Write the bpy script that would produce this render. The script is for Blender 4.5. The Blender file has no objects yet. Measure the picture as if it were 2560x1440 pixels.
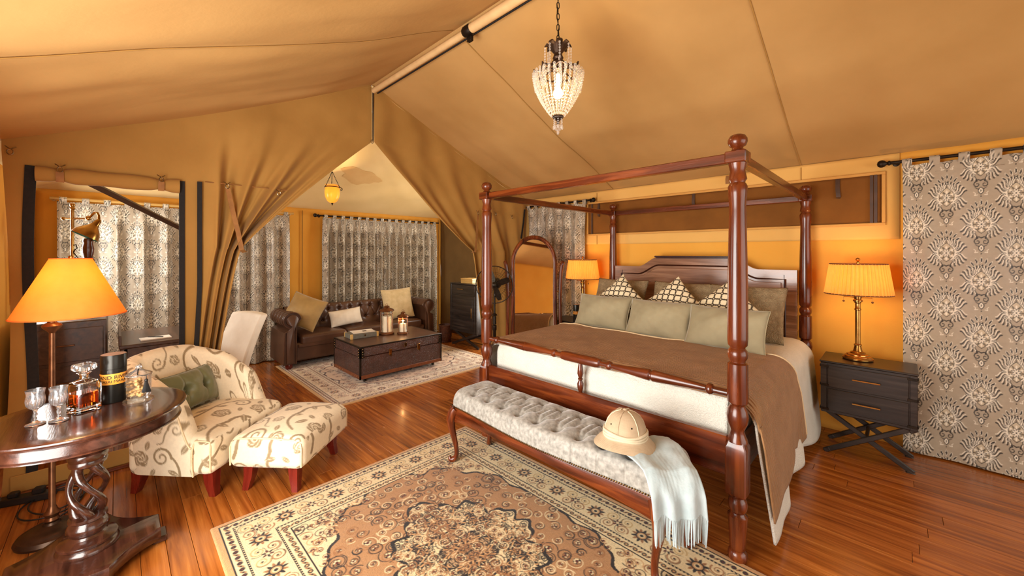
import bpy, bmesh, math, random
import numpy as np
from mathutils import Vector, Matrix

random.seed(7)
RNG = np.random.default_rng(7)
SC = bpy.context.scene
COL = SC.collection
PI = math.pi

def lin(r, g, b):
    f = lambda c: (c/255/12.92) if c/255 <= .04045 else ((c/255+.055)/1.055)**2.4
    return (f(r), f(g), f(b))

# ------------------------------------------------------------------ camera
F_PX, HORIZON, CAM_H, YAW = 974.0, 632.0, 1.55, math.radians(44.6)
cam_data = bpy.data.cameras.new('camera')
cam_data.sensor_width = 36.0
cam_data.lens = F_PX/2560*36
cam_data.shift_y = -(720-HORIZON)/2560
cam_data.clip_start = .05
cam = bpy.data.objects.new('camera', cam_data)
cam.location = (0, 0, CAM_H)
cam.rotation_euler = (PI/2, 0, YAW)
COL.objects.link(cam)
SC.camera = cam

# ------------------------------------------------------------------ world, daylight, exposure
SC.view_settings.view_transform = 'Standard'
SC.view_settings.look = 'None'
SC.view_settings.gamma = 1
SC.view_settings.use_curve_mapping = False
SC.view_settings.exposure = 0.34
w = bpy.data.worlds.new('world'); SC.world = w; w.use_nodes = True
wn = w.node_tree.nodes; wl = w.node_tree.links
bg = wn['Background']
sky = wn.new('ShaderNodeTexSky'); sky.sky_type = 'HOSEK_WILKIE'
sky.sun_direction = (.5, -.3, .8); sky.turbidity = 4
mixw = wn.new('ShaderNodeMix'); mixw.data_type = 'RGBA'
mixw.inputs[0].default_value = .75
wl.new(sky.outputs[0], mixw.inputs[6]); mixw.inputs[7].default_value = (1, .93, .82, 1)
wl.new(mixw.outputs[2], bg.inputs[0]); bg.inputs[1].default_value = 1.0

def area_light(name, loc, target, sx, sy, power, color):
    d = bpy.data.lights.new(name, 'AREA'); d.shape = 'RECTANGLE'
    d.size, d.size_y, d.energy, d.color = sx, sy, power, color
    o = bpy.data.objects.new(name, d); o.location = loc
    o.rotation_euler = (Vector(target)-Vector(loc)).to_track_quat('-Z', 'Y').to_euler()
    COL.objects.link(o); return o
# daylight coming in through the open tent front and the open side door behind the camera
area_light('daylight_front_opening', (2.55, 1.9, 1.35), (-2, 1.9, 1.0), 3.4, 2.2, 38, (1, .95, .86))
area_light('daylight_side_opening', (-1.55, -.575, 1.15), (-1.5, 3, 1.0), 1.8, 1.7, 115, (1, .97, .92))
area_light('added_lounge_fill', (-4.58, 4.52, 1.2), (-5.2, 1.5, 1.3), .8, 1.6, 42, (1, .95, .86))  # added fill hidden behind the right drape to brighten the lounge
area_light('daylight_lounge_window', (-5.6, -.575, 1.6), (-5.1, 3, 1.5), .75, .8, 30, (1, .97, .92))

# ------------------------------------------------------------------ mesh helpers
def rotm(ax, ang): return Matrix.Rotation(ang, 4, ax)
def T(x, y, z): return Matrix.Translation((x, y, z))

class G:
    def __init__(s): s.v = []; s.f = []; s.n = 0
    def add(s, vs, fs, m=None):
        a = np.asarray(vs, float).reshape(-1, 3)
        if m is not None:
            M = np.array(m); a = a@M[:3, :3].T+M[:3, 3]
        s.v.append(a); n = s.n
        s.f.extend([tuple(i+n for i in f) for f in fs]); s.n += len(a); return s
    def box(s, c, d, bev=.004, m=None):
        hx, hy, hz = d[0]/2, d[1]/2, d[2]/2; b = min(bev, hx*.49, hy*.49, hz*.49)
        vs = []; idx = {}
        for sx in (-1, 1):
            for sy in (-1, 1):
                for sz in (-1, 1):
                    for k in range(3):
                        p = [sx*(hx-b), sy*(hy-b), sz*(hz-b)]
                        p[k] = (sx*hx, sy*hy, sz*hz)[k]
                        idx[(sx, sy, sz, k)] = len(vs); vs.append((p[0]+c[0], p[1]+c[1], p[2]+c[2]))
        fs = []
        for k in range(3):
            o = [i for i in range(3) if i != k]
            for sg in (-1, 1):
                q = []
                for (a, b2) in ((-1, -1), (1, -1), (1, 1), (-1, 1)):
                    t = [0, 0, 0]; t[k] = sg; t[o[0]] = a; t[o[1]] = b2
                    q.append(idx[(t[0], t[1], t[2], k)])
                if (sg == 1) == (k == 1): q = q[::-1]
                fs.append(tuple(q))
        for k in range(3):
            o = [i for i in range(3) if i != k]
            for a in (-1, 1):
                for b2 in (-1, 1):
                    q = []
                    for (t_, kk) in ((-1, o[0]), (1, o[0]), (1, o[1]), (-1, o[1])):
                        t = [0, 0, 0]; t[k] = t_; t[o[0]] = a; t[o[1]] = b2
                        q.append(idx[(t[0], t[1], t[2], kk)])
                    fs.append(tuple(q))
        for sx in (-1, 1):
            for sy in (-1, 1):
                for sz in (-1, 1):
                    fs.append(tuple(idx[(sx, sy, sz, k)] for k in range(3)))
        return s.add(vs, fs, m)
    def lathe(s, prof, n=24, m=None, cap=True):
        k = len(prof); a = np.arange(n)*2*PI/n
        vs = []
        for (r, z) in prof:
            vs += [(r*math.cos(t), r*math.sin(t), z) for t in a]
        fs = []
        for i in range(k-1):
            for j in range(n):
                j2 = (j+1) % n
                fs.append((i*n+j, i*n+j2, (i+1)*n+j2, (i+1)*n+j))
        if cap:
            if prof[0][0] > 1e-6: fs.append(tuple(range(n-1, -1, -1)))
            if prof[-1][0] > 1e-6: fs.append(tuple((k-1)*n+j for j in range(n)))
        return s.add(vs, fs, m)
    def tube(s, pts, r, n=8, closed=False, m=None, flat=1.0):
        P = [Vector(p) for p in pts]; k = len(P)
        rs = r if hasattr(r, '__len__') else [r]*k
        vs = []; up = None
        for i in range(k):
            a = P[(i-1) % k] if (closed or i > 0) else P[0]
            b = P[(i+1) % k] if (closed or i < k-1) else P[-1]
            t = (b-a).normalized()
            if up is None:
                up = Vector((0, 0, 1)) if abs(t.z) < .9 else Vector((1, 0, 0))
            up = (up-t*up.dot(t))
            if up.length < 1e-5: up = t.orthogonal()
            up.normalize(); sd = t.cross(up)
            for j in range(n):
                an = 2*PI*j/n
                vs.append(P[i]+sd*(math.cos(an)*rs[i])+up*(math.sin(an)*rs[i]*flat))
        fs = []
        for i in range(k if closed else k-1):
            i2 = (i+1) % k
            for j in range(n):
                j2 = (j+1) % n
                fs.append((i*n+j, i*n+j2, i2*n+j2, i2*n+j))
        if not closed:
            fs.append(tuple(range(n-1, -1, -1))); fs.append(tuple((k-1)*n+j for j in range(n)))
        return s.add([tuple(v) for v in vs], fs, m)
    def prism(s, outline, z0, z1, m=None, bev=0):
        n = len(outline)
        if bev:
            c = np.mean(np.array(outline), 0)
            rings = [(bev, z0), (0, z0+bev), (0, z1-bev), (bev, z1)]
            vs = []
            O = np.array(outline, float)
            tn = np.roll(O, -1, 0)-np.roll(O, 1, 0)
            nr = np.stack([tn[:, 1], -tn[:, 0]], 1); nr /= (np.linalg.norm(nr, axis=1, keepdims=True)+1e-9)
            area = .5*np.sum(O[:, 0]*np.roll(O[:, 1], -1)-np.roll(O[:, 0], -1)*O[:, 1])
            if area < 0: nr = -nr
            for (b, z) in rings:
                q = O-nr*b
                vs += [(p[0], p[1], z) for p in q]
            R = 4
        else:
            vs = [(p[0], p[1], z0) for p in outline]+[(p[0], p[1], z1) for p in outline]; R = 2
        fs = []
        for i in range(R-1):
            for j in range(n):
                j2 = (j+1) % n
                fs.append((i*n+j, i*n+j2, (i+1)*n+j2, (i+1)*n+j))
        fs.append(tuple(range(n-1, -1, -1))); fs.append(tuple((R-1)*n+j for j in range(n)))
        return s.add(vs, fs, m)
    def sphere(s, c, r, n=10, k=6, sc=(1, 1, 1), m=None):
        prof = [(math.sin(PI*i/k)*r, -math.cos(PI*i/k)*r) for i in range(k+1)]
        prof[0] = (1e-7, -r); prof[-1] = (1e-7, r)
        M = T(*c)@Matrix.Diagonal((sc[0], sc[1], sc[2], 1))
        return s.lathe(prof, n, M if m is None else m@M, cap=False)
    def arr(s): return np.concatenate(s.v) if s.v else np.zeros((0, 3))

def link(name, me, material=None, parent=None):
    o = bpy.data.objects.new(name, me); COL.objects.link(o)
    if parent is not None: o.parent = parent
    if material is not None:
        me.materials.clear(); me.materials.append(material)
    return o

def finish(me, ang=40):
    me.polygons.foreach_set('use_smooth', np.ones(len(me.polygons), bool))
    if ang < 180: me.set_sharp_from_angle(angle=math.radians(ang))

def obj(name, g, material, parent=None, ang=40, col=None):
    me = bpy.data.meshes.new(name)
    me.from_pydata(g.arr().tolist(), [], g.f)
    me.validate(); me.update()
    finish(me, ang)
    if col is not None: setcol(me, col)
    return link(name, me, material, parent)

def setcol(me, rgb):
    at = me.color_attributes.new('Col', 'FLOAT_COLOR', 'POINT')
    a = np.ones((len(me.vertices), 4), np.float32); a[:, :3] = rgb
    at.data.foreach_set('color', a.ravel())

def grid_mesh(name, X, Y, Z, closed_u=False, closed_v=False, flip=False, keep=None, thick=0):
    """arrays of shape (nv,nu) -> quad mesh, made fast"""
    nv, nu = X.shape
    co = np.stack([X, Y, Z], -1).reshape(-1, 3).astype(np.float32)
    i = np.arange(nv if closed_v else nv-1)[:, None]; j = np.arange(nu if closed_u else nu-1)[None, :]
    i2 = (i+1) % nv; j2 = (j+1) % nu
    q = np.stack([i*nu+j, i*nu+j2, i2*nu+j2, i2*nu+j], -1)
    if keep is not None: q = q[keep]
    q = q.reshape(-1, 4)
    if flip: q = q[:, ::-1]
    me = bpy.data.meshes.new(name)
    me.vertices.add(len(co)); me.vertices.foreach_set('co', co.ravel())
    me.loops.add(q.size); me.loops.foreach_set('vertex_index', np.ascontiguousarray(q).astype(np.int32).ravel())
    me.polygons.add(len(q)); me.polygons.foreach_set('loop_start', np.arange(0, q.size, 4, dtype=np.int32))
    me.update(calc_edges=True)
    finish(me, 180)
    return me

def sheet(name, X, Y, Z, material, parent=None, col=None, thick=0, ang=180, **kw):
    me = grid_mesh(name, X, Y, Z, **kw)
    if col is not None: setcol(me, col.reshape(-1, 3))
    if ang < 180: me.set_sharp_from_angle(angle=math.radians(ang))
    o = link(name, me, material, parent)
    if thick:
        md = o.modifiers.new('thickness', 'SOLIDIFY'); md.thickness = thick; md.offset = 0
    return o

def roundbox(dx, dy, dz, r, n=12, crown=0, m=None):
    """rounded block centred on the origin; returns (verts, faces, normals)"""
    n = max(n, 4)
    def lin_(h):
        k = [-1.0]; e = max(0.0, 1-r/h)
        a = np.linspace(-1, -e, 4, endpoint=False); b = np.linspace(-e, e, n, endpoint=False); c = np.linspace(e, 1, 5)
        return np.concatenate([a, b, c])
    H = np.array([dx/2, dy/2, dz/2]); V = {}; vs = []; fs = []; nm = []
    L = [lin_(h) for h in H]
    def vid(i, j, k):
        key = (i, j, k)
        if key not in V:
            p = np.array([L[0][i], L[1][j], L[2][k]])*H
            q = np.clip(p, -(H-r), H-r); d = p-q
            ln = np.linalg.norm(d); d = d/ln if ln > 1e-9 else d
            V[key] = len(vs); vs.append(q+d*r); nm.append(d)
        return V[key]
    N = [len(l)-1 for l in L]
    for ax in range(3):
        o = [t for t in range(3) if t != ax]
        for e in (0, N[ax]):
            for a in range(N[o[0]]):
                for b in range(N[o[1]]):
                    q = []
                    for (da, db) in ((0, 0), (1, 0), (1, 1), (0, 1)):
                        t = [0, 0, 0]; t[ax] = e; t[o[0]] = a+da; t[o[1]] = b+db
                        q.append(vid(*t))
                    if (e == 0) != (ax == 1): q = q[::-1]
                    fs.append(tuple(q))
    vs = np.array(vs); nm = np.array(nm)
    if crown:
        up = vs[:, 2] > 0
        vs[up, 2] += crown*(1-(vs[up, 0]/H[0])**2)*(1-(vs[up, 1]/H[1])**2)
    return vs, fs, nm

def empty(name, loc, rz=0, label=None, cat=None, group=None):
    o = bpy.data.objects.new(name, None); COL.objects.link(o)
    o.empty_display_size = .05
    o.location = loc; o.rotation_euler = (0, 0, rz)
    tag(o, label, cat, group); return o

def tag(o, label=None, cat=None, group=None, kind=None):
    if label: o['label'] = label
    if cat: o['category'] = cat
    if group: o['group'] = group
    if kind: o['kind'] = kind
    return o

def copy_tree(o, parent=None):
    c = o.copy(); COL.objects.link(c); c.parent = parent
    for ch in [x for x in SC.objects if x.parent == o]: copy_tree(ch, c)
    return c

def sm(a, b, x):
    t = np.clip((np.asarray(x, float)-a)/(b-a), 0, 1); return t*t*(3-2*t)

def fnoise(x, y, seed=0, oct=3):
    """cheap smooth pseudo noise on arrays, about -1..1"""
    r = np.random.default_rng(seed); o = np.zeros_like(np.asarray(x, float)); amp = 1; tot = 0
    for k in range(oct):
        for _ in range(3):
            a = r.uniform(0, 2*PI); fr = (2**k)*r.uniform(.7, 1.4); ph = r.uniform(0, 2*PI)
            o = o+amp*np.sin((x*math.cos(a)+y*math.sin(a))*fr*2*PI+ph)
            tot += amp*.7
        amp *= .5
    return o/tot

# ------------------------------------------------------------------ materials (all procedural)
def mat(name, cols, nscale=6, stretch=(1, 1, 1), rough=.6, metal=0, bump=.0, bscale=None, detail=5,
        coat=0, sheen=0, attr=False, rnd=0, trans=0, ior=1.45, emit=None, es=0, translucent=0, tcol=None,
        dist=0, spec=.5, weave=0, rvar=0, wave=None, voro=None):
    m = bpy.data.materials.new(name); m.use_nodes = True
    N = m.node_tree.nodes; Lk = m.node_tree.links
    p = N['Principled BSDF']; out = N['Material Output']
    tc = N.new('ShaderNodeTexCoord'); mp = N.new('ShaderNodeMapping')
    mp.inputs['Scale'].default_value = stretch
    Lk.new(tc.outputs['Object'], mp.inputs[0])
    nz = N.new('ShaderNodeTexNoise'); nz.inputs['Scale'].default_value = nscale
    nz.inputs['Detail'].default_value = detail; nz.inputs['Distortion'].default_value = dist
    Lk.new(mp.outputs[0], nz.inputs['Vector'])
    vec = mp.outputs[0]
    if rnd:
        oi = N.new('ShaderNodeObjectInfo')
        cm = N.new('ShaderNodeCombineXYZ')
        mu = N.new('ShaderNodeMath'); mu.operation = 'MULTIPLY'; mu.inputs[1].default_value = 37.0
        Lk.new(oi.outputs['Random'], mu.inputs[0])
        for i in range(3): Lk.new(mu.outputs[0], cm.inputs[i])
        va = N.new('ShaderNodeVectorMath'); va.operation = 'ADD'
        Lk.new(mp.outputs[0], va.inputs[0]); Lk.new(cm.outputs[0], va.inputs[1])
        vec = va.outputs[0]; Lk.new(vec, nz.inputs['Vector'])
    rp = N.new('ShaderNodeValToRGB')
    e = rp.color_ramp.elements
    cols = [(c[0], c[1]) for c in cols]
    while len(e) < len(cols): e.new(.5)
    for k, (pos, c) in enumerate(cols):
        e[k].position = pos; e[k].color = (*c, 1)
    Lk.new(nz.outputs[0], rp.inputs[0])
    csock = rp.outputs[0]
    if attr:
        at = N.new('ShaderNodeAttribute'); at.attribute_name = 'Col'
        mx = N.new('ShaderNodeMix'); mx.data_type = 'RGBA'; mx.blend_type = 'MULTIPLY'; mx.inputs[0].default_value = 1
        Lk.new(at.outputs['Color'], mx.inputs[6]); Lk.new(csock, mx.inputs[7]); csock = mx.outputs[2]
    if rnd:
        hs = N.new('ShaderNodeHueSaturation')
        mr = N.new('ShaderNodeMapRange'); mr.inputs['To Min'].default_value = 1-rnd; mr.inputs['To Max'].default_value = 1+rnd
        Lk.new(oi.outputs['Random'], mr.inputs[0]); Lk.new(mr.outputs[0], hs.inputs['Value'])
        Lk.new(csock, hs.inputs['Color']); csock = hs.outputs[0]
    Lk.new(csock, p.inputs['Base Color'])
    p.inputs['Roughness'].default_value = rough; p.inputs['Metallic'].default_value = metal
    p.inputs['Specular IOR Level'].default_value = spec
    if rvar:
        mr2 = N.new('ShaderNodeMapRange'); mr2.inputs['To Min'].default_value = max(0, rough-rvar); mr2.inputs['To Max'].default_value = rough+rvar
        Lk.new(nz.outputs[0], mr2.inputs[0]); Lk.new(mr2.outputs[0], p.inputs['Roughness'])
    if coat: p.inputs['Coat Weight'].default_value = coat; p.inputs['Coat Roughness'].default_value = .12
    if sheen: p.inputs['Sheen Weight'].default_value = sheen; p.inputs['Sheen Roughness'].default_value = .4
    if trans: p.inputs['Transmission Weight'].default_value = trans; p.inputs['IOR'].default_value = ior
    if emit: p.inputs['Emission Color'].default_value = (*emit, 1); p.inputs['Emission Strength'].default_value = es
    h = None
    if bump:
        nb = N.new('ShaderNodeTexNoise'); nb.inputs['Scale'].default_value = bscale or nscale*4; nb.inputs['Detail'].default_value = 4
        Lk.new(vec, nb.inputs['Vector']); h = nb.outputs[0]
        if weave:
            hs_ = []
            for d in ('X', 'Z'):
                wv = N.new('ShaderNodeTexWave'); wv.bands_direction = d; wv.inputs['Scale'].default_value = weave
                Lk.new(tc.outputs['Object'], wv.inputs['Vector']); hs_.append(wv.outputs['Fac'])
            ad = N.new('ShaderNodeMath'); Lk.new(hs_[0], ad.inputs[0]); Lk.new(hs_[1], ad.inputs[1])
            a2 = N.new('ShaderNodeMath'); Lk.new(ad.outputs[0], a2.inputs[0]); Lk.new(h, a2.inputs[1]); h = a2.outputs[0]
        if wave:
            wv = N.new('ShaderNodeTexWave'); wv.bands_direction = wave[0]; wv.inputs['Scale'].default_value = wave[1]
            wv.inputs['Distortion'].default_value = wave[2] if len(wave) > 2 else 0
            Lk.new(tc.outputs['Object'], wv.inputs['Vector'])
            a2 = N.new('ShaderNodeMath'); a2.operation = 'MULTIPLY_ADD'; a2.inputs[1].default_value = 2
            Lk.new(wv.outputs['Fac'], a2.inputs[0]); Lk.new(h, a2.inputs[2]); h = a2.outputs[0]
        if voro:
            vo = N.new('ShaderNodeTexVoronoi'); vo.inputs['Scale'].default_value = voro; vo.feature = 'SMOOTH_F1'
            dn = N.new('ShaderNodeTexNoise'); dn.inputs['Scale'].default_value = voro*.6
            Lk.new(tc.outputs['Object'], dn.inputs['Vector'])
            mxv = N.new('ShaderNodeMix'); mxv.data_type = 'RGBA'; mxv.inputs[0].default_value = .15
            Lk.new(tc.outputs['Object'], mxv.inputs[6]); Lk.new(dn.outputs['Color'], mxv.inputs[7])
            Lk.new(mxv.outputs[2], vo.inputs['Vector'])
            a2 = N.new('ShaderNodeMath'); a2.operation = 'MULTIPLY_ADD'; a2.inputs[1].default_value = 2.5
            Lk.new(vo.outputs['Distance'], a2.inputs[0]); Lk.new(h, a2.inputs[2]); h = a2.outputs[0]
        bp = N.new('ShaderNodeBump'); bp.inputs['Strength'].default_value = bump; bp.inputs['Distance'].default_value = .01
        Lk.new(h, bp.inputs['Height']); Lk.new(bp.outputs[0], p.inputs['Normal'])
    if translucent:
        tr = N.new('ShaderNodeBsdfTranslucent'); mxs = N.new('ShaderNodeMixShader'); mxs.inputs[0].default_value = translucent
        if tcol: tr.inputs[0].default_value = (*tcol, 1)
        else: Lk.new(csock, tr.inputs[0])
        Lk.new(p.outputs[0], mxs.inputs[1]); Lk.new(tr.outputs[0], mxs.inputs[2]); Lk.new(mxs.outputs[0], out.inputs[0])
    return m

def wood(name, dark, mid, light, rough=.27, coat=.25, axis='z', nscale=3.5, rnd=0, bump=.05):
    st = {'x': (.5, 6, 6), 'y': (6, .5, 6), 'z': (6, 6, .5)}[axis]
    return mat(name, [(.28, dark), (.5, mid), (.75, light)], nscale=nscale, stretch=st, rough=rough, coat=coat,
               detail=8, dist=.6, bump=bump, bscale=nscale*6, rnd=rnd, rvar=.08)

M = {}
C = lambda *a: lin(*a)
def two(a, b): return [(.3, lin(*a)), (.7, lin(*b))]
M['canvas'] = mat('tan_tent_canvas', two((160, 118, 58), (174, 131, 68)), nscale=2.2, rough=.85, bump=.12, bscale=30, sheen=.1, spec=.2)
M['canvas_roof'] = mat('roof_canvas', two((176, 134, 77), (200, 158, 99)), nscale=.9, rough=.85, bump=.12, bscale=24, spec=.2)
M['canvas_yellow'] = mat('yellow_wall_canvas', two((232, 166, 66), (238, 176, 76)), nscale=2, rough=.85, bump=.1, bscale=30, spec=.2)
M['canvas_pale'] = mat('pale_lounge_canvas', two((226, 192, 130), (234, 202, 142)), nscale=2, rough=.85, bump=.2, bscale=9, spec=.2)
M['canvas_dark'] = mat('dark_flap_canvas', two((118, 74, 30), (132, 84, 34)), nscale=5, rough=.9, bump=.12, bscale=40, spec=.2)
M['canvas_shadow'] = mat('shaded_lounge_wall_canvas', two((104, 80, 46), (118, 92, 54)), nscale=3, rough=.9, bump=.1, bscale=40, spec=.2)  # shade on the lounge side wall is put into this darker colour
M['zipper'] = mat('black_zipper_tape', two((16, 12, 9), (28, 21, 16)), nscale=60, rough=.8, bump=.2)
M['strap'] = mat('tan_leather_strap', two((134, 88, 40), (156, 106, 52)), nscale=20, rough=.7, bump=.1)
M['brown_pole'] = mat('dark_brown_pole', two((62, 38, 22), (80, 50, 30)), nscale=12, rough=.5)
M['cream_pole'] = mat('cream_sleeve', two((214, 176, 122), (226, 190, 136)), nscale=12, rough=.6, bump=.1)
M['iron'] = mat('blackened_iron', two((32, 25, 19), (52, 41, 31)), nscale=30, rough=.45, metal=.7, bump=.05)
M['steel'] = mat('brushed_steel_hook', two((120, 105, 85), (160, 145, 120)), nscale=40, rough=.3, metal=1)
M['brass'] = mat('antique_brass', two((150, 108, 54), (196, 150, 84)), nscale=14, rough=.24, metal=1)
M['bronze'] = mat('oil_rubbed_bronze', two((92, 58, 36), (130, 86, 56)), nscale=18, rough=.35, metal=.8)
M['bronze_dark'] = mat('dark_bronze', two((54, 38, 28), (82, 60, 44)), nscale=18, rough=.4, metal=.7)
M['mahogany'] = wood('mahogany_polished', lin(46, 14, 4), lin(94, 38, 12), lin(140, 68, 24), axis='z')
M['mahogany_x'] = wood('mahogany_grain_x', lin(46, 14, 4), lin(94, 38, 12), lin(140, 68, 24), axis='x')
M['mahogany_y'] = wood('mahogany_grain_y', lin(50, 16, 5), lin(98, 41, 14), lin(144, 72, 27), axis='y')
M['head_wood'] = wood('headboard_wood', lin(100, 66, 46), lin(136, 96, 70), lin(166, 126, 96), axis='x', rough=.26)
M['dark_line'] = mat('dark_inlay', two((44, 14, 8), (60, 22, 12)), nscale=12, rough=.3)
M['espresso'] = wood('espresso_table_wood', lin(34, 16, 10), lin(58, 30, 20), lin(82, 46, 32), axis='x', rough=.22, coat=.6, nscale=5)
M['ebony'] = wood('black_campaign_wood', lin(24, 19, 16), lin(40, 32, 28), lin(60, 50, 44), axis='x', rough=.4, coat=.15, nscale=5)
M['red_leg'] = wood('cherry_leg_wood', lin(74, 16, 10), lin(106, 26, 16), lin(128, 38, 24), axis='z')
M['desk_wood'] = wood('dark_walnut_desk', lin(52, 34, 24), lin(78, 54, 40), lin(98, 72, 54), axis='x', rough=.4, coat=.2)
M['plank'] = mat('polished_floor_plank', [(.2, lin(84, 38, 11)), (.42, lin(140, 74, 24)), (.6, lin(168, 97, 37)), (.8, lin(198, 127, 57))],
                 nscale=3.0, stretch=(.6, 11, 1), rough=.24, coat=.3, detail=10, dist=.4, rnd=.14, bump=.06, bscale=14, rvar=.1)
M['gap'] = mat('dark_floor_gap', two((48, 22, 9), (64, 31, 13)), nscale=10, rough=.8)
M['leather'] = mat('brown_leather', two((70, 45, 31), (94, 63, 45)), nscale=5, rough=.34, bump=.08, bscale=120, coat=.1)
M['crocodile'] = mat('crocodile_leather', two((58, 32, 24), (84, 50, 38)), nscale=9, rough=.35, bump=.5, bscale=60, voro=55, coat=.15)
M['tan_trim'] = mat('tan_leather_trim', two((110, 56, 28), (132, 72, 38)), nscale=20, rough=.5)
M['damask'] = mat('silver_damask_cloth', [(.3, (.9, .9, .9)), (.7, (1, 1, 1))], nscale=30, rough=.48, attr=True, sheen=.25, bump=.06, bscale=200)
M['floral'] = mat('rose_print_upholstery', [(.3, (.92, .92, .92)), (.7, (1, 1, 1))], nscale=60, rough=.75, attr=True, sheen=.2, bump=.12, bscale=240)
M['rug'] = mat('woven_rug_pile', [(.3, (.78, .78, .78)), (.7, (1, 1, 1))], nscale=90, rough=.95, attr=True, sheen=.3, bump=.35, bscale=260, spec=.1)
M['chain_print'] = mat('chain_print_cotton', [(.3, (.93, .93, .93)), (.7, (1, 1, 1))], nscale=60, rough=.85, attr=True, bump=.1, bscale=240)
M['quilt'] = mat('white_matelasse_quilt', two((208, 206, 194), (220, 218, 207)), nscale=6, rough=.8, bump=.4, bscale=70, voro=58, sheen=.1)
M['throw'] = mat('brown_rib_knit', two((150, 108, 68), (166, 122, 80)), nscale=8, rough=.9, bump=.5, bscale=90, wave=('Y', 12), sheen=.2)
M['piping'] = mat('cream_piping', two((216, 192, 150), (228, 206, 166)), nscale=60, rough=.8, bump=.1)
M['sage'] = mat('sage_velvet', two((142, 132, 102), (166, 156, 124)), nscale=5, rough=.8, sheen=.5, bump=.08, bscale=60)
M['woven'] = mat('taupe_basket_weave', two((150, 129, 95), (184, 162, 124)), nscale=22, rough=.85, bump=.8, bscale=60, voro=70)
M['green_satin'] = mat('olive_satin', two((92, 94, 62), (118, 120, 84)), nscale=5, rough=.42, sheen=.4, bump=.04)
M['olive_velvet'] = mat('olive_gold_velvet', two((140, 108, 54), (176, 142, 82)), nscale=4, rough=.6, sheen=.6, bump=.06)
M['beige_damask'] = mat('beige_brocade', two((190, 166, 118), (212, 190, 144)), nscale=12, rough=.7, sheen=.3, bump=.2, bscale=30, voro=14)
M['white_linen'] = mat('cream_linen', two((226, 214, 194), (236, 226, 208)), nscale=10, rough=.85, bump=.12, weave=70)
M['tuft'] = mat('silver_velvet_tufted', two((122, 119, 111), (172, 169, 160)), nscale=42, rough=.6, sheen=.6, bump=.08, bscale=80)
M['ice'] = mat('ice_blue_wool', two((166, 184, 188), (184, 200, 203)), nscale=14, rough=.9, sheen=.4, bump=.15, bscale=120)
M['hat'] = mat('khaki_helmet_canvas', two((172, 150, 120), (186, 164, 134)), nscale=20, rough=.8, bump=.1, weave=70)
M['hat_band'] = mat('pale_helmet_band', two((200, 186, 156), (210, 197, 168)), nscale=20, rough=.8, bump=.1)
M['glass'] = mat('clear_cut_glass', two((250, 250, 250), (255, 255, 255)), rough=.02, trans=1, ior=1.5)
M['cut_glass'] = mat('sparkling_cut_glass', two((246, 248, 250), (255, 255, 255)), nscale=30, rough=.03, trans=.95, ior=1.52)
M['whisky'] = mat('amber_whisky', two((190, 66, 10), (206, 80, 16)), rough=.0, trans=1, ior=1.36)
M['shade_amber'] = mat('amber_parchment_shade', two((222, 148, 62), (232, 160, 72)), nscale=20, rough=.8, translucent=.5, tcol=lin(255, 146, 46), bump=.05)
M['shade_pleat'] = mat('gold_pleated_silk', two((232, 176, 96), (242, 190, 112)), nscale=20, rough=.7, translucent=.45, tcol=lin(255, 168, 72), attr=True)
M['shade_trim'] = mat('brown_shade_trim', two((104, 62, 26), (124, 76, 34)), nscale=30, rough=.8)
M['bulb'] = mat('lit_bulb', two((255, 240, 210), (255, 246, 225)), rough=.4, emit=lin(255, 214, 140), es=14)
M['flame'] = mat('candle_flame', two((255, 210, 120), (255, 225, 150)), rough=.5, emit=lin(255, 190, 70), es=12)
M['wax'] = mat('ivory_wax', two((238, 222, 190), (246, 232, 204)), nscale=8, rough=.5, translucent=.15)
M['amber_glass'] = mat('amber_lantern_glass', two((238, 190, 92), (246, 204, 110)), nscale=14, rough=.25, translucent=.6, tcol=lin(255, 216, 130))
M['tin'] = mat('black_satin_tin', two((34, 32, 28), (46, 43, 38)), nscale=12, rough=.28, metal=.6)
M['tin_lid'] = mat('tin_lid_face', two((150, 108, 86), (166, 124, 100)), nscale=10, rough=.3, metal=.5)
M['orange_label'] = mat('orange_label_paper', two((222, 142, 40), (232, 156, 54)), nscale=14, rough=.6)
M['ink'] = mat('black_ink', two((20, 14, 10), (30, 22, 16)), nscale=20, rough=.7)
M['paper'] = mat('white_paper', two((232, 226, 214), (240, 235, 225)), nscale=12, rough=.8)
M['grey_box'] = mat('grey_cloth_box', two((96, 92, 80), (112, 108, 96)), nscale=30, rough=.8, bump=.1)
M['mirror'] = mat('mirror_silver', two((226, 214, 196), (232, 220, 202)), rough=.03, metal=1)
M['teal'] = mat('teal_enamel', two((58, 124, 108), (72, 140, 122)), nscale=10, rough=.4)
M['cable'] = mat('black_rubber', two((18, 15, 13), (28, 24, 21)), nscale=20, rough=.5)
M['wicker'] = mat('dark_wicker', two((62, 32, 20), (96, 54, 34)), nscale=40, rough=.5, bump=.6, bscale=50)
M['button'] = mat('covered_button', two((110, 102, 84), (130, 120, 100)), nscale=30, rough=.6)
M['nail'] = mat('brass_nailhead', two((110, 84, 52), (150, 120, 80)), nscale=30, rough=.3, metal=1)
M['pale_wood'] = wood('pale_box_wood', lin(176, 136, 70), lin(198, 158, 90), lin(212, 174, 108), axis='x', coat=.1)
M['snack'] = mat('biscuit_filling', two((176, 130, 72), (216, 178, 120)), nscale=16, rough=.8, bump=.6, bscale=20)
M['fan_metal'] = mat('gunmetal', two((58, 54, 48), (84, 79, 70)), nscale=20, rough=.3, metal=.9)

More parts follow.
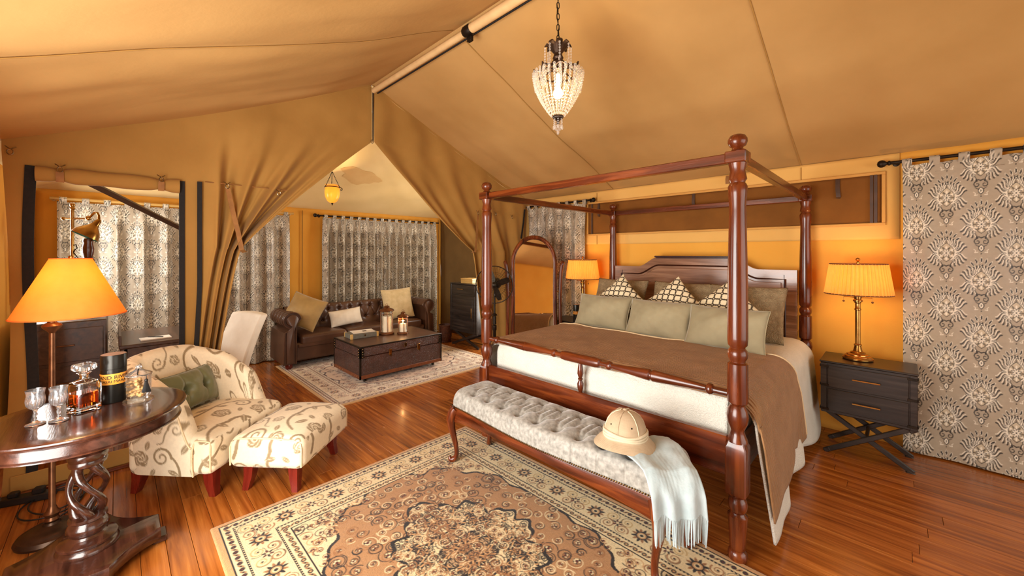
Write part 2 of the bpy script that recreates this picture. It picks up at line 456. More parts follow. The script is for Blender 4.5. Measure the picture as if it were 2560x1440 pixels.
# ------------------------------------------------------------------ woven and printed patterns, drawn by code into vertex colours
class Cloth:
    def __init__(s, w, h, res, bg, wrap=True):
        s.w, s.h, s.res, s.wrap = w, h, res, wrap
        s.nx, s.ny = int(round(w*res)), int(round(h*res))
        s.a = np.zeros((s.ny, s.nx, 3)); s.a[:] = bg
    def stamp(s, cx, cy, R, fn, col):
        offs = [(dx, dy) for dx in (-s.w, 0, s.w) for dy in (-s.h, 0, s.h)] if s.wrap else [(0, 0)]
        for dx, dy in offs:
            x0, x1 = cx+dx-R, cx+dx+R; y0, y1 = cy+dy-R, cy+dy+R
            i0, i1 = max(0, int(math.floor(x0*s.res))), min(s.nx, int(math.ceil(x1*s.res))+1)
            j0, j1 = max(0, int(math.floor(y0*s.res))), min(s.ny, int(math.ceil(y1*s.res))+1)
            if i0 >= i1 or j0 >= j1: continue
            X = (np.arange(i0, i1)+.5)/s.res-cx-dx; Y = (np.arange(j0, j1)+.5)/s.res-cy-dy
            m = fn(X[None, :], Y[:, None])
            a = s.a[j0:j1, i0:i1]
            k = np.clip(m*s.res+.5, 0, 1)[..., None]     # m: signed distance, >0 inside
            a += (np.asarray(col)-a)*k
    def disc(s, cx, cy, r, col): s.stamp(cx, cy, r+2/s.res, lambda x, y: r-np.hypot(x, y), col)
    def ring(s, cx, cy, r, w, col): s.stamp(cx, cy, r+w+2/s.res, lambda x, y: w/2-abs(np.hypot(x, y)-r), col)
    def leaf(s, cx, cy, l, w, ang, col):
        c, sn = math.cos(ang), math.sin(ang)
        def fn(x, y):
            u = x*c+y*sn; v = -x*sn+y*c
            return w*(1-(u/l)**2)-abs(v)
        s.stamp(cx, cy, l+2/s.res, lambda x, y: np.where(np.hypot(x, y) < l*1.02, fn(x, y), -1), col)
    def stroke(s, pts, w0, w1, col, n=40):
        P = np.array(pts, float)
        d = np.concatenate([[0], np.cumsum(np.hypot(*(P[1:]-P[:-1]).T))])
        n = max(3, int(d[-1]/(max(min(w0, w1), 1.2/s.res)*.7)))
        t = np.linspace(0, d[-1], n); X = np.interp(t, d, P[:, 0]); Y = np.interp(t, d, P[:, 1])
        for k in range(n):
            s.disc(X[k], Y[k], (w0+(w1-w0)*k/max(1, n-1))/2, col)
    def spiral(s, cx, cy, r0, r1, turns, ph, w0, w1, col, sg=1):
        t = np.linspace(0, 1, 48); r = r0+(r1-r0)*t; a = ph+sg*turns*2*PI*t
        s.stroke(np.stack([cx+r*np.cos(a), cy+r*np.sin(a)], 1), w0, w1, col)
    def sample(s, u, v):
        x = np.mod(np.asarray(u)/s.w, 1)*s.nx-.5; y = np.mod(np.asarray(v)/s.h, 1)*s.ny-.5
        x0 = np.floor(x).astype(int); y0 = np.floor(y).astype(int); fx = (x-x0)[..., None]; fy = (y-y0)[..., None]
        g = lambda i, j: s.a[np.mod(j, s.ny), np.mod(i, s.nx)]
        return (g(x0, y0)*(1-fx)+g(x0+1, y0)*fx)*(1-fy)+(g(x0, y0+1)*(1-fx)+g(x0+1, y0+1)*fx)*fy

def make_damask():
    bgc, dk, lt, md = lin(168, 153, 131), lin(34, 29, 24), lin(232, 222, 202), lin(112, 100, 82)
    t = Cloth(.326, .304, 800, bgc)      # the print is 1.35 times taller when woven
    def motif(ox, oy):
        for sg in (-1, 1):
            P = lambda r, a: (ox+sg*r*math.sin(math.radians(a)), oy+r*math.cos(math.radians(a))*1.02)
            L = lambda a: math.atan2(math.cos(math.radians(a)), sg*math.sin(math.radians(a)))
            # flame leaves fanning out to the side, dark with pale backs
            for k, (a, r1) in enumerate(((15, .086), (26, .083), (37, .081), (47, .083), (59, .090), (71, .097), (83, .101), (95, .101), (107, .097), (119, .090), (132, .081), (146, .072))):
                bend = 10 if a < 90 else -10
                f = lambda q, o: P(.042+(r1-.042)*q, a+o+bend*math.sin(q*5.4)*.6-bend*.9*q)
                t.stroke([f(q, -3.2) for q in np.linspace(0, 1, 12)], .0085, .0035, lt)
                t.stroke([f(q, 2.6) for q in np.linspace(.15, 1.0, 12)], .0025, .0072, dk)
                t.stroke([f(q, 0.2) for q in np.linspace(.2, .8, 10)], .002, .0022, md)
            # inner buds
            for a, r in ((42, .058), (66, .058), (92, .060), (118, .057), (142, .058)):
                x, y = P(r, a); t.leaf(x, y, .014, .0068, L(a), dk); t.leaf(x, y, .011, .0043, L(a), lt); t.leaf(x, y, .007, .002, L(a), dk)
            # crown of leaves
            for a, r, l in ((0, .112, .014), (12, .107, .015), (24, .100, .015), (36, .091, .015)):
                x, y = P(r, a); t.leaf(x, y, l+.003, .0062, L(a*1.5), lt); t.leaf(x, y, l, .0044, L(a*1.5), dk)
            # heart scrolls and pendant under the motif
            t.spiral(ox+sg*.018, oy-.092, .017, .004, 1.1, PI/2, .0065, .0045, dk, sg=-sg)
            t.stroke([(ox, oy-.072), (ox+sg*.013, oy-.066), (ox+sg*.022, oy-.074)], .007, .004, dk)
            t.stroke([(ox, oy-.122), (ox+sg*.02, oy-.113), (ox+sg*.028, oy-.107)], .006, .0025, dk)
            t.stroke([(ox+sg*.016, oy-.148), (ox+sg*.030, oy-.150), (ox+sg*.026, oy-.140), (ox+sg*.034, oy-.132)], .004, .003, lt)
        t.leaf(ox, oy+.004, .054, .040, PI/2, dk); t.leaf(ox, oy+.004, .050, .0365, PI/2, lin(200, 184, 156))
        for q in range(12):
            a = q*PI/6; t.leaf(ox+.030*math.cos(a), oy+.030*math.sin(a), .011, .005, a, lt if q % 2 else md)
        for q in range(8):
            a = q*PI/4+.39; t.leaf(ox+.014*math.cos(a), oy+.014*math.sin(a), .015, .006, a, dk)
        for q in range(8):
            a = q*PI/4+.39; t.leaf(ox+.013*math.cos(a), oy+.013*math.sin(a), .011, .0036, a, lt)
        t.disc(ox, oy, .004, dk)
        t.stroke([(ox, oy+.056), (ox, oy+.074)], .004, .003, dk); t.disc(ox, oy+.078, .007, dk); t.disc(ox, oy+.078, .0035, lt)
        t.leaf(ox, oy-.126, .021, .0145, PI/2, dk); t.leaf(ox, oy-.126, .016, .0095, PI/2, lt); t.leaf(ox, oy-.126, .008, .003, PI/2, dk); t.leaf(ox, oy-.156, .005, .003, PI/2, dk)
    motif(.0815, .12); motif(.0815+.163, .12+.152)
    return t
DAMASK = make_damask()

def make_floral():
    bgc, tp, tp2 = lin(234, 218, 186), lin(148, 126, 92), lin(178, 156, 120)
    t = Cloth(.44, .44, 620, bgc)
    def rose(x, y, R):
        for k in range(5):
            a = k*2*PI/5+.3; t.disc(x+R*.42*math.cos(a), y+R*.42*math.sin(a), R*.56, tp)
        for k in range(5):
            a = k*2*PI/5+.9; t.spiral(x, y, R*.86, R*.5, .22, a, .003, .003, bgc)
        t.spiral(x, y, R*.52, R*.06, 1.7, .4, .0055, .004, bgc)
    def leaf(x, y, l, w, a):
        t.leaf(x, y, l, w, a, tp)
        c, s_ = math.cos(a), math.sin(a)
        t.stroke([(x-l*.8*c, y-l*.8*s_), (x+l*.9*c, y+l*.9*s_)], .0025, .002, bgc)
        for q in (-.4, 0, .4):
            t.stroke([(x+l*q*c, y+l*q*s_), (x+l*(q+.25)*c-w*.7*s_, y+l*(q+.25)*s_+w*.7*c)], .0018, .0018, tp2)
    def vine(pts, w0, w1): t.stroke(pts, w0, w1, tp)
    def bez(a, b, c, d): return [tuple((1-q)**3*np.array(a)+3*(1-q)**2*q*np.array(b)+3*(1-q)*q*q*np.array(c)+q**3*np.array(d)) for q in np.linspace(0, 1, 24)]
    vine(bez((.05, .02), (.1, .12), (.02, .2), (.1, .27)), .02, .012)
    t.spiral(.15, .265, .05, .008, 1.5, PI, .014, .008, tp, sg=-1)
    vine(bez((.24, .06), (.22, .16), (.33, .16), (.33, .25)), .018, .01)
    t.spiral(.375, .25, .045, .008, 1.5, PI, .013, .007, tp, sg=-1)
    vine(bez((.3, .32), (.24, .36), (.2, .4), (.24, .5)), .012, .018)
    t.spiral(.075, .4, .04, .006, 1.4, 0, .012, .006, tp, sg=1)
    vine(bez((.115, .4), (.15, .36), (.12, .33), (.17, .33)), .009, .006)
    rose(.155, .115, .045); rose(.385, .08, .034); rose(.255, .255, .04); rose(.385, .385, .044); rose(.17, .405, .03)
    for (x, y, l, w_, a) in ((.04, .12, .034, .015, 1.2), (.095, .19, .03, .013, .4), (.27, .13, .032, .014, 2.3), (.33, .17, .03, .013, -.5),
                             (.3, .4, .034, .015, .9), (.03, .31, .033, .015, 2.2), (.22, .32, .026, .012, 1.9), (.43, .19, .03, .013, 1.0),
                             (.24, .02, .03, .013, .2), (.32, .02, .026, .012, 2.6), (.2, .19, .024, .011, -1)):
        leaf(x, y, l, w_, a)
    return t
FLORAL = make_floral()

def make_chain():
    t = Cloth(.078, .078, 1000, lin(232, 220, 186)); dk = lin(58, 43, 26)
    for (x, y) in ((0, 0), (.039, .039)): t.ring(x, y, .0298, .0088, dk)
    return t
CHAIN = make_chain()

def mirror4(q): 
    h = np.concatenate([q, q[:, ::-1]], 1); return np.concatenate([h, h[::-1]], 0)

def make_rug(L, W, res, pal, seed=3, dens=1.0):
    """quarter of a Persian rug, mirrored in both directions -> (2ny,2nx,3)"""
    tan, cream, black, brown, red, field = pal
    r = np.random.default_rng(seed)
    t = Cloth(L/2, W/2, res, field, wrap=False)
    X = (np.arange(t.nx)+.5)/res; Y = (np.arange(t.ny)+.5)/res
    X, Y = np.meshgrid(X, Y); d = np.minimum(X, Y)
    B = lambda a, b, c: t.a.__setitem__((d >= a) & (d < b), c)
    a_, b_ = L/2-.32, W/2-.32
    cx, cy = L/2-X, W/2-Y; th = np.arctan2(cy/b_, cx/a_)
    e = (np.abs(cx)/a_)**2.3+(np.abs(cy)/b_)**2.3
    sp = e-(1.02+.07*np.sin(13*th)+.04*np.sin(29*th))
    t.a[sp > 0] = cream; t.a[np.abs(sp) < .028] = black
    # field sprigs
    def sprig(x, y, R, rr):
        for k in range(3):
            t.spiral(x, y, R*2.6, R*1.1, rr.uniform(.6, 1.0), rr.uniform(0, 6.3), .0052, .0045, (black, cream, brown)[int(rr.integers(3))], sg=1 if rr.random() < .5 else -1)
        t.disc(x, y, R, black)
        for k in range(6):
            a = k*PI/3+rr.uniform(0, 1); t.disc(x+R*.62*math.cos(a), y+R*.62*math.sin(a), R*.3, cream if rr.random() < .5 else brown)
        t.disc(x, y, R*.4, red)
    pts = []
    for _ in range(int(900*dens)):
        x, y = r.uniform(.34, L/2), r.uniform(.34, W/2)
        i, j = int(x*res), int(y*res)
        if i >= t.nx or j >= t.ny or any((x-p)**2+(y-q)**2 < .062**2 for p, q in pts): continue
        pts.append((x, y)); ii = sp[j, i]
        if abs(ii) < .05: continue
        sprig(x, y, r.uniform(.010, .021), r)
    # spandrel scrolls
    for _ in range(int(160*dens)):
        x, y = r.uniform(.34, L/2), r.uniform(.34, W/2); i, j = int(x*res), int(y*res)
        if i < t.nx and j < t.ny and sp[j, i] > .03:
            t.spiral(x, y, r.uniform(.02, .035), .004, 1.3, r.uniform(0, 6.3), .005, .004, (black, brown, tan)[int(r.integers(3))])
            t.disc(x, y, .007, red)
    # medallion
    me = (np.abs(cx)/(.56*a_))**1.55+(np.abs(cy)/(.62*b_))**1.55; mth = np.arctan2(cy, cx)
    mm = me-(1+.12*np.sin(10*mth+.6)+.06*np.sin(23*mth))
    t.a[mm < 0] = cream; t.a[np.abs(mm) < .05] = black
    core = me-(.24+.05*np.sin(8*mth)); cm = core < 0
    t.a[cm] = t.a[cm]*.35+np.array(brown)*.65
    t.a[np.abs(core) < .022] = black
    for _ in range(int(520*dens)):
        x, y = r.uniform(L/2-.6*a_, L/2), r.uniform(W/2-.66*b_, W/2); i, j = int(x*res), int(y*res)
        if i < t.nx and j < t.ny and mm[j, i] < -.08:
            k = r.random()
            if k < .5: t.spiral(x, y, r.uniform(.014, .03), .004, 1.2, r.uniform(0, 6.3), .0045, .0035, (black, brown, black, tan)[int(r.integers(4))])
            elif k < .8: t.leaf(x, y, .022, .009, r.uniform(0, 3), black); t.leaf(x, y, .016, .005, r.uniform(0, 3), tan)
            else: sprig(x, y, .013, r)
    # borders
    B(0, .034, tan); B(.034, .04, black); B(.04, .09, cream); B(.09, .102, black); B(.102, .258, cream); B(.258, .27, black); B(.27, .318, cream); B(.318, .324, black)
    for side in (0, 1):
        half, full = (W/2, W/2) if side == 0 else (L/2, L/2)
        put = (lambda dd, q: (dd, full-q)) if side == 0 else (lambda dd, q: (full-q, dd))
        def ok(dd, q): x, y = put(dd, q); return (x <= y+.002) if side == 0 else (y <= x+.002)
        for dd, per, R in ((.065, .05, .013), (.294, .05, .013)):
            q = 0
            while q < full:
                if ok(dd, q):
                    x, y = put(dd, q); t.disc(x, y, R, black); t.disc(x, y, R*.45, red if dd < .1 else tan)
                    x, y = put(dd, q+per/2)
                    t.leaf(x, y, .02, .006, PI/4 if side else -PI/4, brown); t.disc(x, y, .005, black)
                q += per
        for dd in (.096, .264):
            q = 0
            while q < full:
                if ok(dd, q): x, y = put(dd, q); t.disc(x, y, .0035, cream)
                q += .018
        q = 0; k = 0
        while q < full+.05:
            if ok(.18, q):
                x, y = put(.18, q)
                if k % 2 == 0:
                    for m_ in range(12):
                        a = m_*PI/6; t.leaf(x+.035*math.cos(a), y+.035*math.sin(a), .022, .008, a, black if m_ % 2 else brown)
                    t.disc(x, y, .032, black); t.disc(x, y, .024, tan); t.disc(x, y, .016, cream); t.disc(x, y, .01, black)
                else:
                    for sg in (-1, 1):
                        for of in (-.034, .034):
                            x2, y2 = put(.18+of, q+sg*.045)
                            t.spiral(x2, y2, .036, .006, 1.6, r.uniform(0, 6.3), .0075, .005, brown if of > 0 else lin(196, 160, 104), sg=sg)
                            t.spiral(x2, y2, .043, .03, .5, r.uniform(0, 6.3), .004, .003, black, sg=sg)
                            t.disc(x2, y2, .006, black)
                    for m_ in range(6):
                        a = m_*PI/3; t.leaf(x+.016*math.cos(a), y+.016*math.sin(a), .016, .006, a, red if m_ % 2 else black)
                    t.disc(x, y, .009, cream)
            q += .145; k += 1
    return mirror4(t.a)

# ------------------------------------------------------------------ the tent: floor, walls, roof
X0, X1, YL, YR, XP = -6.52, 2.6, -.62, 4.42, -4.0
RIDGE_Y, RIDGE_Z = 1.93, 3.36
def roofz(y):
    y = np.asarray(y, float)
    tr = np.clip((y-RIDGE_Y)/(YR-RIDGE_Y), 0, 1.1); tl = np.clip((RIDGE_Y-y)/(RIDGE_Y-YL), 0, 1.1)
    return np.where(y > RIDGE_Y, RIDGE_Z-1.01*tr-.035*np.sin(PI*np.clip(tr, 0, 1)), RIDGE_Z-1.14*tl-.05*np.sin(PI*np.clip(tl, 0, 1)))

floor = obj('floor', G().box(((X0+X1)/2, (YL+4.6)/2, -.03), (X1-X0, 4.6-YL, .04), .002), M['gap'])
tag(floor, kind='structure')
PW, PL = .1005, 2.3
pm = G().box((0, 0, -.006), (PL-.0016, PW-.0018, .012), .0012)
pme = None
row = 0; y = YL+PW/2
while y < 4.6-PW/2+.02:
    x = X0+.004; first = True
    off = random.uniform(.35, 1.0)*PL
    while x < X1-.05:
        ln = min(off if first else PL, X1-x); first = False
        if ln > .08:
            if pme is None:
                o = obj('plank', pm, M['plank'], floor, ang=30); pme = o.data
            else:
                o = bpy.data.objects.new('plank', pme); COL.objects.link(o); o.parent = floor
            o.location = (x+ln/2, y, random.uniform(-.0006, 0)); o.scale.x = ln/PL
        x += ln
    y += PW

def panel(name, axis, const, a0, a1, z0, z1, material, parent=None, amp=.01, seed=1, n=60, holes=(), kind='structure', thick=.006, freq=.8):
    A, Z = np.meshgrid(np.linspace(a0, a1, n), np.linspace(0, 1, max(20, n//2)))
    zt = z1(A) if callable(z1) else z1
    ZZ = z0+(zt-z0)*Z
    D = const+amp*fnoise(A*freq, ZZ*freq*.6, seed)*np.sin(PI*np.clip(Z, .02, .98))
    X, Y = (D, A) if axis == 'x' else (A, D)
    kp = None
    if holes:
        ac = (A[:-1, :-1]+A[1:, 1:])/2; zc = (ZZ[:-1, :-1]+ZZ[1:, 1:])/2
        kp = np.ones(ac.shape, bool)
        for (h0, h1, g0, g1) in holes: kp &= ~((ac > h0) & (ac < h1) & (zc > g0) & (zc < g1))
    o = sheet(name, X, Y, ZZ, material, parent, thick=thick, keep=kp)
    if kind and parent is None: tag(o, kind=kind)
    return o

M['canvas_hem'] = mat('window_hem_canvas', two((206, 150, 74), (214, 160, 84)), nscale=6, rough=.85, bump=.1)
wall_right = panel('wall_right', 'y', YR, XP, X1, 0, 2.36, M['canvas_yellow'], amp=.008, seed=4, n=90)
val = panel('canvas_valance', 'y', YR-.016, XP, .02, 1.66, 2.35, mat('wall_valance_canvas', two((226, 176, 96), (232, 184, 106)), nscale=2, rough=.85, bump=.1, bscale=30, spec=.2), wall_right, amp=.004, seed=9, kind=None)
for x in (-2.78, -.62):
    obj('seam', G().tube([(x, YR-.022, z) for z in np.linspace(1.66, 2.33, 8)], .006, 6, flat=.6), M['canvas'], wall_right)
wall_left = panel('wall_left', 'y', YL, X0, X1, 0, 2.22, M['canvas_yellow'], amp=.012, seed=6, n=90, holes=((-2.5, -.6, .25, 2.05), (-6.0, -5.2, 1.15, 2.05)))
wall_back = panel('wall_back', 'x', X0, YL, 4.57, 0, 2.25, M['canvas_yellow'], amp=.02, seed=8, n=70)
for y in (2.0, 4.5):
    obj('seam', G().tube([(X0+.025, y, z) for z in np.linspace(0, 2.2, 8)], .007, 6), M['canvas'], wall_back)
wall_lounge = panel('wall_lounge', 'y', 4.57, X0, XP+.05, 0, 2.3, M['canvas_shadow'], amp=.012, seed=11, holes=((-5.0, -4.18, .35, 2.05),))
wall_front = panel('wall_front', 'x', X1, YL, YR, 0, roofz, M['canvas'], amp=.01, seed=12, n=80, holes=((.1, 3.75, -.1, 2.4),))

ceiling = empty('ceiling', (0, 0, 0)); tag(ceiling, kind='structure')
def slope(y_eave, seed):
    S, U = np.meshgrid(np.linspace(0, 1, 90), np.linspace(XP-.04, X1, 170))
    Y = RIDGE_Y+(y_eave-RIDGE_Y)*S
    Z = roofz(Y)
    # slack: shallow troughs hanging across the slope and pulls running up from the eaves
    pin = sm(XP, XP+.45, U)
    pull = pin*np.sin(U*9+2.2*np.sin(U*2.1)+3*S)*sm(.45, 1, S)*.026
    Z = Z+pin*np.sin(PI*S)**.8*(.036*fnoise(U*.55, S*1.2, seed)+.008*fnoise(U*1.8, S*1.1+U*.2, seed+5))-pull*np.sin(PI*np.clip(S, 0, .97))
    for xs in (-2.55, -.63):
        Z = Z+.012*np.exp(-((U-xs)/.06)**2)*np.sin(PI*S)
    return sheet('roof_canvas', U, Y, Z, M['canvas_roof'], ceiling), (U, Y, Z)
for ye, sd in ((YR+.02, 21), (YL-.02, 33)):
    o, (U, Y, Z) = slope(ye, sd)
    for xs in (-2.55, -.63):
        k = int(np.argmin(abs(U[:, 0]-xs)))
        pts = [(U[k, j], Y[k, j], Z[k, j]-.005) for j in range(1, 90, 2)]
        obj('roof_seam', G().tube(pts, .0045, 6, flat=.7), M['canvas'], ceiling)
# lounge hip roof
R0 = np.array([-4.25, 1.93, 3.30])
S, Tt = np.meshgrid(np.linspace(0, 1, 70), np.linspace(0, 1, 50))
A = np.array([X0-.02, YL-.02, 2.23]); Bp = np.array([X0-.02, 4.6, 2.23])
def hip(S, Tt):
    P = ((A+(Bp-A)*S[..., None])*(1-Tt[..., None])+R0*Tt[..., None])
    P[..., 2] += (.03*fnoise(S*2.6*(1-Tt), Tt*2, 41)-.05)*np.sin(PI*Tt)+.004*np.sin(S*60+6*Tt)*np.sin(PI*Tt)*sm(.0, .3, 1-Tt)
    return P
P = hip(S, Tt)
sheet('roof_canvas', P[..., 0], P[..., 1], P[..., 2], M['canvas_pale'], ceiling)
def hip_at(y, x):
    t = (x-A[0])/(R0[0]-A[0]); yy = (y-R0[1]*t)/(1-t); s_ = (yy-A[1])/(Bp[1]-A[1])
    return float(hip(np.array([s_]), np.array([t]))[0, 2])
for ye, c in ((YL-.02, A), (4.6, Bp)):
    E0 = c; E1 = np.array([XP+.0, ye, 2.23]); T1 = np.array([XP, 1.93, 3.34])
    Q = ((E0+(E1-E0)*S[..., None])*(1-Tt[..., None])+(R0+(T1-R0)*S[..., None])*Tt[..., None])
    Q[..., 2] -= .04*np.sin(PI*Tt)
    sheet('roof_canvas', Q[..., 0], Q[..., 1], Q[..., 2], M['canvas_pale'], ceiling)
# irregular tan patch on the lounge roof
ol = []
for k in range(26):
    a = 2*PI*k/26; rr = 1+.16*math.sin(3*a+.5)+.1*math.sin(7*a)
    ol.append((.30*rr*math.cos(a), .17*rr*math.sin(a)))
gp = G(); n = len(ol); pv = []
for f_ in (1.0, .75, .5, .25):
    for (p, q) in ol:
        yy = 2.47+p*f_; xx = -5.52+q*f_-.25*p*f_; pv.append((xx, yy, hip_at(yy, xx)-(.008 if f_ == 1 else .010)))
pv.append((-5.52, 2.47, hip_at(2.47, -5.52)-.010)); pv += [(x, y, z+.006) for (x, y, z) in pv[:n]]
fs_ = [(k*n+i, k*n+(i+1) % n, (k+1)*n+(i+1) % n, (k+1)*n+i) for k in range(3) for i in range(n)]
fs_ += [(3*n+i, 3*n+(i+1) % n, 4*n) for i in range(n)]+[(i, 4*n+1+i, 4*n+1+(i+1) % n, (i+1) % n) for i in range(n)]
gp.add(pv, fs_)
obj('patch', gp, mat('tan_roof_patch', two((210, 166, 102), (218, 176, 112)), nscale=6, rough=.85, bump=.1), ceiling, ang=60)
# ridge pole in its sleeve
obj('ridge_pole', G().tube([(x, RIDGE_Y, RIDGE_Z-.075) for x in (XP+.02, -2.42)], .028, 14), M['cream_pole'], ceiling)
obj('ridge_pole', G().tube([(x, RIDGE_Y, RIDGE_Z-.07) for x in (-2.34, X1)], .036, 14), M['cream_pole'], ceiling)
obj('ridge_cord', G().tube([(x, RIDGE_Y+.05, RIDGE_Z-.085) for x in np.linspace(XP, X1, 14)], .007, 6), M['zipper'], ceiling)
obj('pole_clamp', G().tube([(x, RIDGE_Y, RIDGE_Z-.073) for x in (-2.43, -2.41, -2.36, -2.34)], [.036, .044, .044, .036], 12).box((-2.385, RIDGE_Y+.02, RIDGE_Z-.125), (.05, .03, .05)), M['iron'], ceiling)

# ---- canvas partition with the tied-back doorway
part = empty('wall_middle', (0, 0, 0)); tag(part, kind='structure')
APEX = (1.912, 2.736); TIE_L = (.74, 1.585); TIE_R = (3.27, 1.575)
def fold(a, w): return np.sin(a)+.35*np.sin(2.3*a+1)
def left_half():
    cols = np.unique(np.concatenate([np.linspace(-.51, -.387, 6), np.linspace(-.387, .345, 22), np.linspace(.345, .464, 7), np.linspace(.464, 1.915, 130)]))
    rows = np.unique(np.concatenate([np.linspace(0, 1, 170)]))
    YT, R = np.meshgrid(cols, rows)
    top = roofz(YT)+.045
    top = np.where(YT > 1.90, roofz(1.93)+.04, top)
    Z = R*top
    zh = np.where((YT < .36), 1, 0)
    s = np.clip((YT-.464)/(1.915-.464), 0, 1)
    h = np.clip((Z-TIE_L[1])/(APEX[1]-TIE_L[1]), 0, 1)**1.12
    low = np.clip((TIE_L[1]-Z)/TIE_L[1], 0, 1); l_ = low**.8
    up = lambda q, full: (.464+(TIE_L[0]-.464)*q**.45)*(1-h)+full*h
    dn = lambda q: (.464+(TIE_L[0]-.464)*q**.45)*(1-l_)+(.36+.14*q**.7)*l_
    edge0 = np.where(Z < TIE_L[1], dn(0*s), .464)
    Y = np.where(YT > .464, np.where(Z < TIE_L[1], dn(s), up(s, YT)), np.where(YT > .345, .345+(YT-.345)*(edge0-.345)/(.464-.345), YT))
    amp = .048*np.exp(-((Z-TIE_L[1])/.30)**2)+.040*sm(0, .4, low)+.050*np.exp(-((Z-2.05)/.42)**2)*(Z > TIE_L[1])
    D = amp*fold(s*2*PI*3.4+.9*np.clip(Z-1.6, 0, 2), 0)*sm(.464, .68, YT)
    D = D+.035*np.exp(-((s-1)/.05)**2)*sm(APEX[1], 2.2, Z)
    # broad slack waves in the upper panel
    U = sm(2.05, 2.5, Z)*np.sin(PI*np.clip((YT+.5)/2.43, 0, 1))
    D = D+U*(.040*np.sin(5.5*YT+3.4*Z)+.026*np.sin(10*YT-5.0*Z+1))*sm(0, .35, top-Z)
    D = D+.006*fnoise(YT*1.5, Z*1.2, 3)
    Y = Y+.035*np.sin(PI*np.clip(Z/2.2, 0, 1))*sm(-.40, -.51, YT)
    X = XP+D
    yc = (YT[:-1, :-1]+YT[1:, 1:])/2; zc = (Z[:-1, :-1]+Z[1:, 1:])/2
    keep = ~((yc > -.387) & (yc < .345) & (zc < 2.085))
    return sheet('canvas_wall', X, Y, Z, M['canvas'], part, keep=keep)
left_half()
def right_half():
    q = np.linspace(0, 1, 150); YT0 = 1.935+2.51*q
    rows = np.linspace(0, 1, 170); YT, R = np.meshgrid(YT0, rows); Q = (YT-1.935)/2.51
    top = roofz(YT)+.045; top = np.where(YT < 1.96, roofz(1.93)+.04, top)
    Z = R*top
    YTIE = TIE_R[0]+(4.445-TIE_R[0])*(.28*sm(0, .55, Q)*1+.72*np.clip((Q-.35)/.65, 0, 1)**1.2)
    YFL = 3.50+(4.445-3.50)*Q**1.5
    h = np.clip((Z-TIE_R[1])/(APEX[1]-TIE_R[1]), 0, 1)**.88
    Y = YTIE+(YT-YTIE)*h
    low = np.clip((TIE_R[1]-Z)/TIE_R[1], 0, 1)
    Y = np.where(Z < TIE_R[1], YTIE+(YFL-YTIE)*low**.8, Y)
    amp = .045*np.exp(-((Z-TIE_R[1])/.42)**2)+.026*sm(0, .4, low)+.02*np.exp(-((Z-2.2)/.4)**2)
    D = amp*fold(Q*2*PI*3.8, 0)*(1-.3*Q)
    D = D+.035*np.exp(-(Q/.04)**2)*sm(APEX[1], 2.2, Z)+.022*np.sin(Q*34+2.0*(3.3-Z))*sm(2.0, 2.9, Z)*sm(0, .25, top-Z)*(1-sm(.2, .75, Q))
    D = D+.006*fnoise(YT*1.5, Z*1.2, 5)
    return sheet('canvas_wall', XP+D, Y, Z, M['canvas'], part)
right_half()
obj('seam', G().tube([(XP+.012, 1.925, z) for z in np.linspace(2.74, 3.28, 8)], .007, 6), M['zipper'], part)
obj('seam', G().tube([(XP+.014, y, 2.125) for y in np.linspace(.5, 1.1, 12)], .004, 6), M['strap'], part)
def ribbon(pts, wdt, th, axis=(0, 1, 0)):
    g = G(); P_ = [Vector(p) for p in pts]; a = Vector(axis).normalized(); vs = []
    for i, p in enumerate(P_):
        t = (P_[min(i+1, len(P_)-1)]-P_[max(i-1, 0)]).normalized(); sd = (a-t*a.dot(t)).normalized(); nn = t.cross(sd)
        for (u, v) in ((-1, -1), (1, -1), (1, 1), (-1, 1)): vs.append(tuple(p+sd*(u*wdt/2)+nn*(v*th/2)))
    k = len(P_); fs = [(i*4+j, i*4+(j+1) % 4, (i+1)*4+(j+1) % 4, (i+1)*4+j) for i in range(k-1) for j in range(4)]+[(3, 2, 1, 0), ((k-1)*4, (k-1)*4+1, (k-1)*4+2, (k-1)*4+3)]
    return g.add(vs, fs)
for (pts, wd) in (([(XP+.008, -.392+.012*math.sin(z*3), z) for z in np.linspace(.02, 2.115, 24)], .05),
                  ([(XP+.010, .358, z) for z in np.linspace(.02, 2.112, 24)], .034),
                  ([(XP+.022, .466-.05*max(0, 1.3-z)**1.2, z) for z in np.linspace(.1, 2.12, 24)], .03)):
    obj('zipper', ribbon(pts, wd, .012), M['zipper'], part)
# rolled-up flap above the opening
g = G(); nu_, nv_ = 50, 18
yy = np.linspace(-.372, .342, nu_); vs = []
for i, y in enumerate(yy):
    pin = 1-.28*math.exp(-((y+.265)/.04)**2)-.28*math.exp(-((y-.235)/.04)**2)+.05*math.sin(y*23)
    for j in range(nv_):
        a = 2*PI*j/nv_
        vs.append((XP+.02+.040*pin*math.cos(a), y, 2.067+.052*pin*math.sin(a)))
fs = [(i*nv_+j, i*nv_+(j+1) % nv_, (i+1)*nv_+(j+1) % nv_, (i+1)*nv_+j) for i in range(nu_-1) for j in range(nv_)]
fs += [tuple(range(nv_-1, -1, -1)), tuple((nu_-1)*nv_+j for j in range(nv_))]
obj('rolled_flap', g.add(vs, fs), M['canvas'], part)
def hook(y, z, x=XP+.03, s=1.0):
    g = G()
    g.tube([(x-.01, y-.022*s, z+.02*s), (x+.012, y, z+.0), (x-.01, y+.022*s, z+.02*s)], .0032, 6)
    g.tube([(x+.012, y+.013*s*math.sin(a), z-.018*s+.018*s*math.cos(a)) for a in np.linspace(0, 2*PI, 12)[:-1]], .0035, 6, closed=True)
    return obj('hook', g, M['steel'], part)
